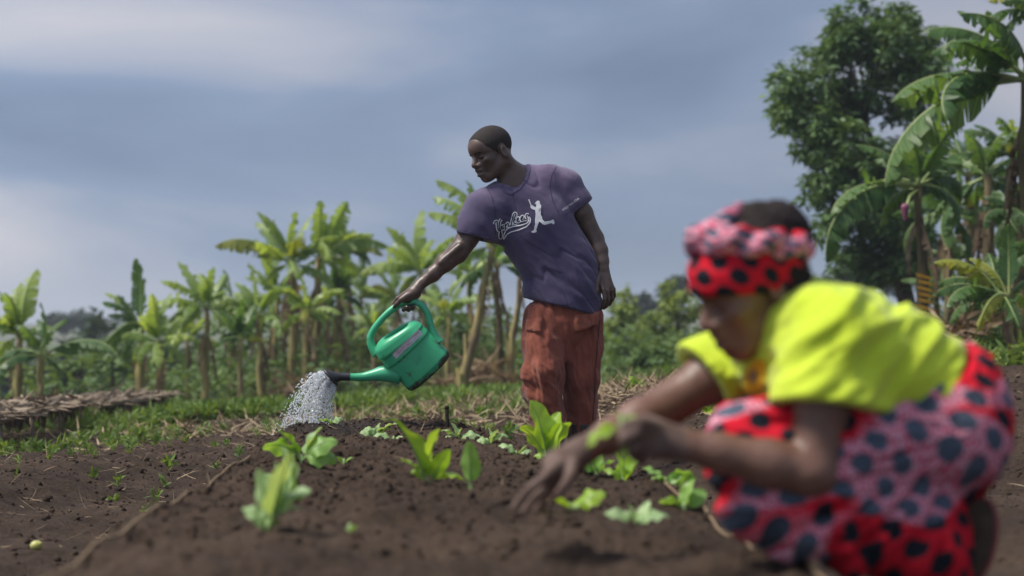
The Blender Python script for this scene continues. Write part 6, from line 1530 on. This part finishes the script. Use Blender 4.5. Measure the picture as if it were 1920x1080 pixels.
seedling(656, 1002, [(645, 996), (668, 990), (660, 1010)], 'tiny sprout alone in the blurred foreground soil', tone=0)
hp = at(1166, 806, YW - 0.24)
seedling(1166, 806, [(1166, 868, 0.0, 4), (1100, 842, 0.02, 1), (1196, 782, 0, 1), (1120, 815, 0.02, 1), (1150, 775, 0.02, 1)], 'seedling pinched between the fingers of the squatting person', Y=YW - 0.24, tone=2, base=hp, group='seedlings planted on the raised bed')
# tufts on the right bank and young plants there
GW = 'weed tufts on the bare right bank'
def tuft(px, py, Y, size, label):
    b = at(px, py, Y); b.z = zz(b.x, Y); root = empty('weed_tuft', tuple(b), label, 'weed', GW); q = random.Random(int(px))
    for k in range(9):
        an = q.uniform(0, 6.28); el = q.uniform(0.3, 1.3); T_ = b + Vector((math.cos(an) * math.cos(el), math.sin(an) * math.cos(el), math.sin(el))) * size * q.uniform(0.6, 1.1)
        ms, ch = SV[q.choice((0, 1, 2))]; o = child('leaf', ms[q.choice((0, 0, 2))], root); place(o, root, b, T_, ch, q.uniform(-1, 1))
tuft(1335, 762, 8.0, 0.10, 'left weed tuft on the bank beneath the lime sleeve'); tuft(1402, 770, 7.6, 0.10, 'right weed tuft on the bank, beside the skirt knee'); tuft(1186, 726, 10.0, 0.12, 'weed tuft at the edge of the path right of the trousers')

# ---------------------------------------------------------------- stakes, strings, fruit
M_STICK = mat('dark stick', (0.030, 0.022, 0.017), 0.9, 0.2, (0.06, 0.045, 0.033), 20.0)
def stake(px, y0, y1, Y, label, r=0.009):
    b = at(px, y1, Y); b.z = min(b.z, zz(b.x, Y) + 0.02) - 0.03; t = at(px, y0, Y); root = empty('stake', tuple(b), label, 'stake', 'stakes marking the bed')
    V, F = tube([b, b.lerp(t, 0.4) + Vector((0.004, 0, 0)), b.lerp(t, 0.8), t], [r * 0.9, r, r * 0.95, r * 1.05], 8); link('shaft', mesh('shaft', np.array(V), F), root, M_STICK)
    V, F = tube([t - Vector((0, 0, 0.006)), t + Vector((0.001, 0, 0.008))], [r * 1.25, r * 0.9], 8); link('splintered_end', mesh('splintered_end', np.array(V), F), root, M_STICK)
stake(838, 764, 808, 6.5, 'thin dark stake standing at the far end of the bed'); stake(606, 722, 806, 6.75, 'thin dark stake hidden behind the falling water', 0.008)
M_CORD = mat('dirty jute cord', (0.155, 0.105, 0.065), 0.95, 0.1, (0.23, 0.17, 0.11), 60.0)
def cord(pts, label):
    P = []
    for i in range(len(pts) - 1):
        a, b = pts[i], pts[i + 1]; n = 10
        for k in range(n):
            t = k / n; x = a[0] + (b[0] - a[0]) * t; y = a[1] + (b[1] - a[1]) * t; P.append(Vector((x, y, zz(x, y) + 0.006)))
    Q = [P[0]] + [(P[i - 1] + P[i] + P[i + 1]) / 3 + Vector((0, 0, 0.004)) for i in range(1, len(P) - 1)] + [P[-1]]
    V, F = tube(Q, 0.0042, 6); tag(link('cord', mesh('cord', np.array(V), F), None, M_CORD), label, 'cord', 'cords marking the bed edges')
cord([(bed_l(y) + 0.09, y) for y in (1.8, 2.6, 3.4, 4.2, 5.1)], 'jute cord stretched along the left rim of the bed')
cord([(float(bed_r(y)) - 0.05, y) for y in (1.8, 2.4, 3.0, 3.6, 4.1)], 'jute cord lying along the right rim of the bed by the skirt')
fp = at(68, 1034, 4.62); fp.z = zz(fp.x, fp.y) + 0.014
V = []; F = []
Ff = Field(fp - Vector((0.04, 0.04, 0.04)), fp + Vector((0.04, 0.04, 0.04)), 0.0025); Ff.ell(np.array(fp), (0.020, 0.018, 0.0165), None, 0.0); Ff.cap(np.array(fp) + np.array((0.014, -0.006, 0.008)), np.array(fp) + np.array((0.022, -0.009, 0.012)), 0.003, 0.002, 0.004)
tag(link('fruit', Ff.mesh('fruit', 1)[0], None, mat('yellow green fruit', (0.42, 0.40, 0.09), 0.4, 0.4, (0.50, 0.50, 0.20), 20)), 'small round yellow-green fruit lying on the soil at lower left', 'fruit')

# ---------------------------------------------------------------- low thatched shelters over nursery beds
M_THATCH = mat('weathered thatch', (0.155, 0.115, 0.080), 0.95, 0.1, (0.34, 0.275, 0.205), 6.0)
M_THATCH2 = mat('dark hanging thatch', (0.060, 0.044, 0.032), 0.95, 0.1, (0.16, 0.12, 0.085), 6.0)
M_POST = mat('grey post wood', (0.17, 0.135, 0.10), 0.9, 0.2, (0.26, 0.21, 0.16), 12.0)
def shelter(x0, y0, x1, y1, width, roofz, label, seed):
    q = np.random.default_rng(seed); a = Vector((x0, y0, zz(x0, y0))); b = Vector((x1, y1, zz(x1, y1))); root = empty('thatched_shelter', tuple((a + b) / 2), label, 'shelter', 'low thatched shelters at the left')
    h = 0.0; a.z = b.z = roofz; d = (b - a); L_ = d.length; dn = d.normalized(); sd = Vector((dn.y, -dn.x, 0))
    for k in range(4):
        for s in (-1, 1):
            p = a.lerp(b, (k + 0.08) / 3.16) + sd * width / 2 * s; p.z = zz(p.x, p.y) - 0.05; t = Vector((p.x + q.normal(0, 0.015), p.y + q.normal(0, 0.015), roofz + 0.01))
            V, F = tube([p, p.lerp(t, 0.5) + Vector((0.008, 0, 0)), t], [0.019, 0.017, 0.016], 7); link('post', mesh('post', np.array(V), F), root, M_POST)
    for s in (-1, 0, 1):
        V, F = tube([a + sd * width / 2 * s + Vector((0, 0, h)), b + sd * width / 2 * s + Vector((0, 0, h))], 0.016, 6); link('rail', mesh('rail', np.array(V), F), root, M_POST)
    n = 1500; t = q.uniform(-0.03, 1.03, n); u = q.uniform(-0.62, 0.62, n); base = np.array(a)[None] + np.array(d)[None] * t[:, None] + np.array(sd)[None] * (u * width)[:, None]
    base[:, 2] += h + 0.02 + q.uniform(0, 0.030, n) + 0.012 * pn3(np.stack([t * 6, u * 3, 0 * t], 1)); dd = q.normal(size=(n, 3)) * np.array((1, 1, 0.10))
    o = strips('thatch', base, dd, q.uniform(0.10, 0.24, n), q.uniform(0.010, 0.03, n), M_THATCH, 0.04); o.parent = root; o.matrix_parent_inverse = world_of(root).inverted()
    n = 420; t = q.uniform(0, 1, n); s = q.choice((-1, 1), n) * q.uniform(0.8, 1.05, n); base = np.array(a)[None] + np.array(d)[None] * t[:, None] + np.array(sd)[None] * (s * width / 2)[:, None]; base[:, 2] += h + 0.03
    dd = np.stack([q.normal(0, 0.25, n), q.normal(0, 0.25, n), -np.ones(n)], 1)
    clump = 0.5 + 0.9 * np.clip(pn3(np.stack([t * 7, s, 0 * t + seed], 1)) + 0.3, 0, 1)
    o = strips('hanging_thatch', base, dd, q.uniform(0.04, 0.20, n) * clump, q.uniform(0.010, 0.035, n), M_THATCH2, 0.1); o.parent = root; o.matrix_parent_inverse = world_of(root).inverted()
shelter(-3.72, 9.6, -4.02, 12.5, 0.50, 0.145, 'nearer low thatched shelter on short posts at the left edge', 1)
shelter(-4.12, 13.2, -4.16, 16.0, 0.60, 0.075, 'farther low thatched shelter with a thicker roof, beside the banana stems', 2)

# ---------------------------------------------------------------- haze
hz = bpy.data.materials.new('haze air'); hz.use_nodes = True; N = hz.node_tree.nodes; L = hz.node_tree.links
for n in list(N):
    if n.type == 'BSDF_PRINCIPLED': N.remove(n)
pv = N.new('ShaderNodeVolumePrincipled'); pv.inputs['Color'].default_value = (0.80, 0.87, 0.97, 1); pv.inputs['Density'].default_value = 0.0011; pv.inputs['Anisotropy'].default_value = 0.0
L.new(pv.outputs[0], N['Material Output'].inputs['Volume'])
me = bpy.data.meshes.new('haze'); bm = bmesh.new(); bmesh.ops.create_cube(bm, size=1.0)
zlo = float(gz.min()) - 1.0; zhi = max(float(gz.max()) + 6, 12.0)
for v in bm.verts: v.co = Vector((v.co.x * 1500, v.co.y * 1500, zlo if v.co.z < 0 else zhi))
bm.to_mesh(me); bm.free(); me.materials.append(hz)
hb_ = bpy.data.objects.new('haze', me); COL.objects.link(hb_); tag(hb_, 'pale blue haze in the air over the far hills', 'haze', kind='stuff')
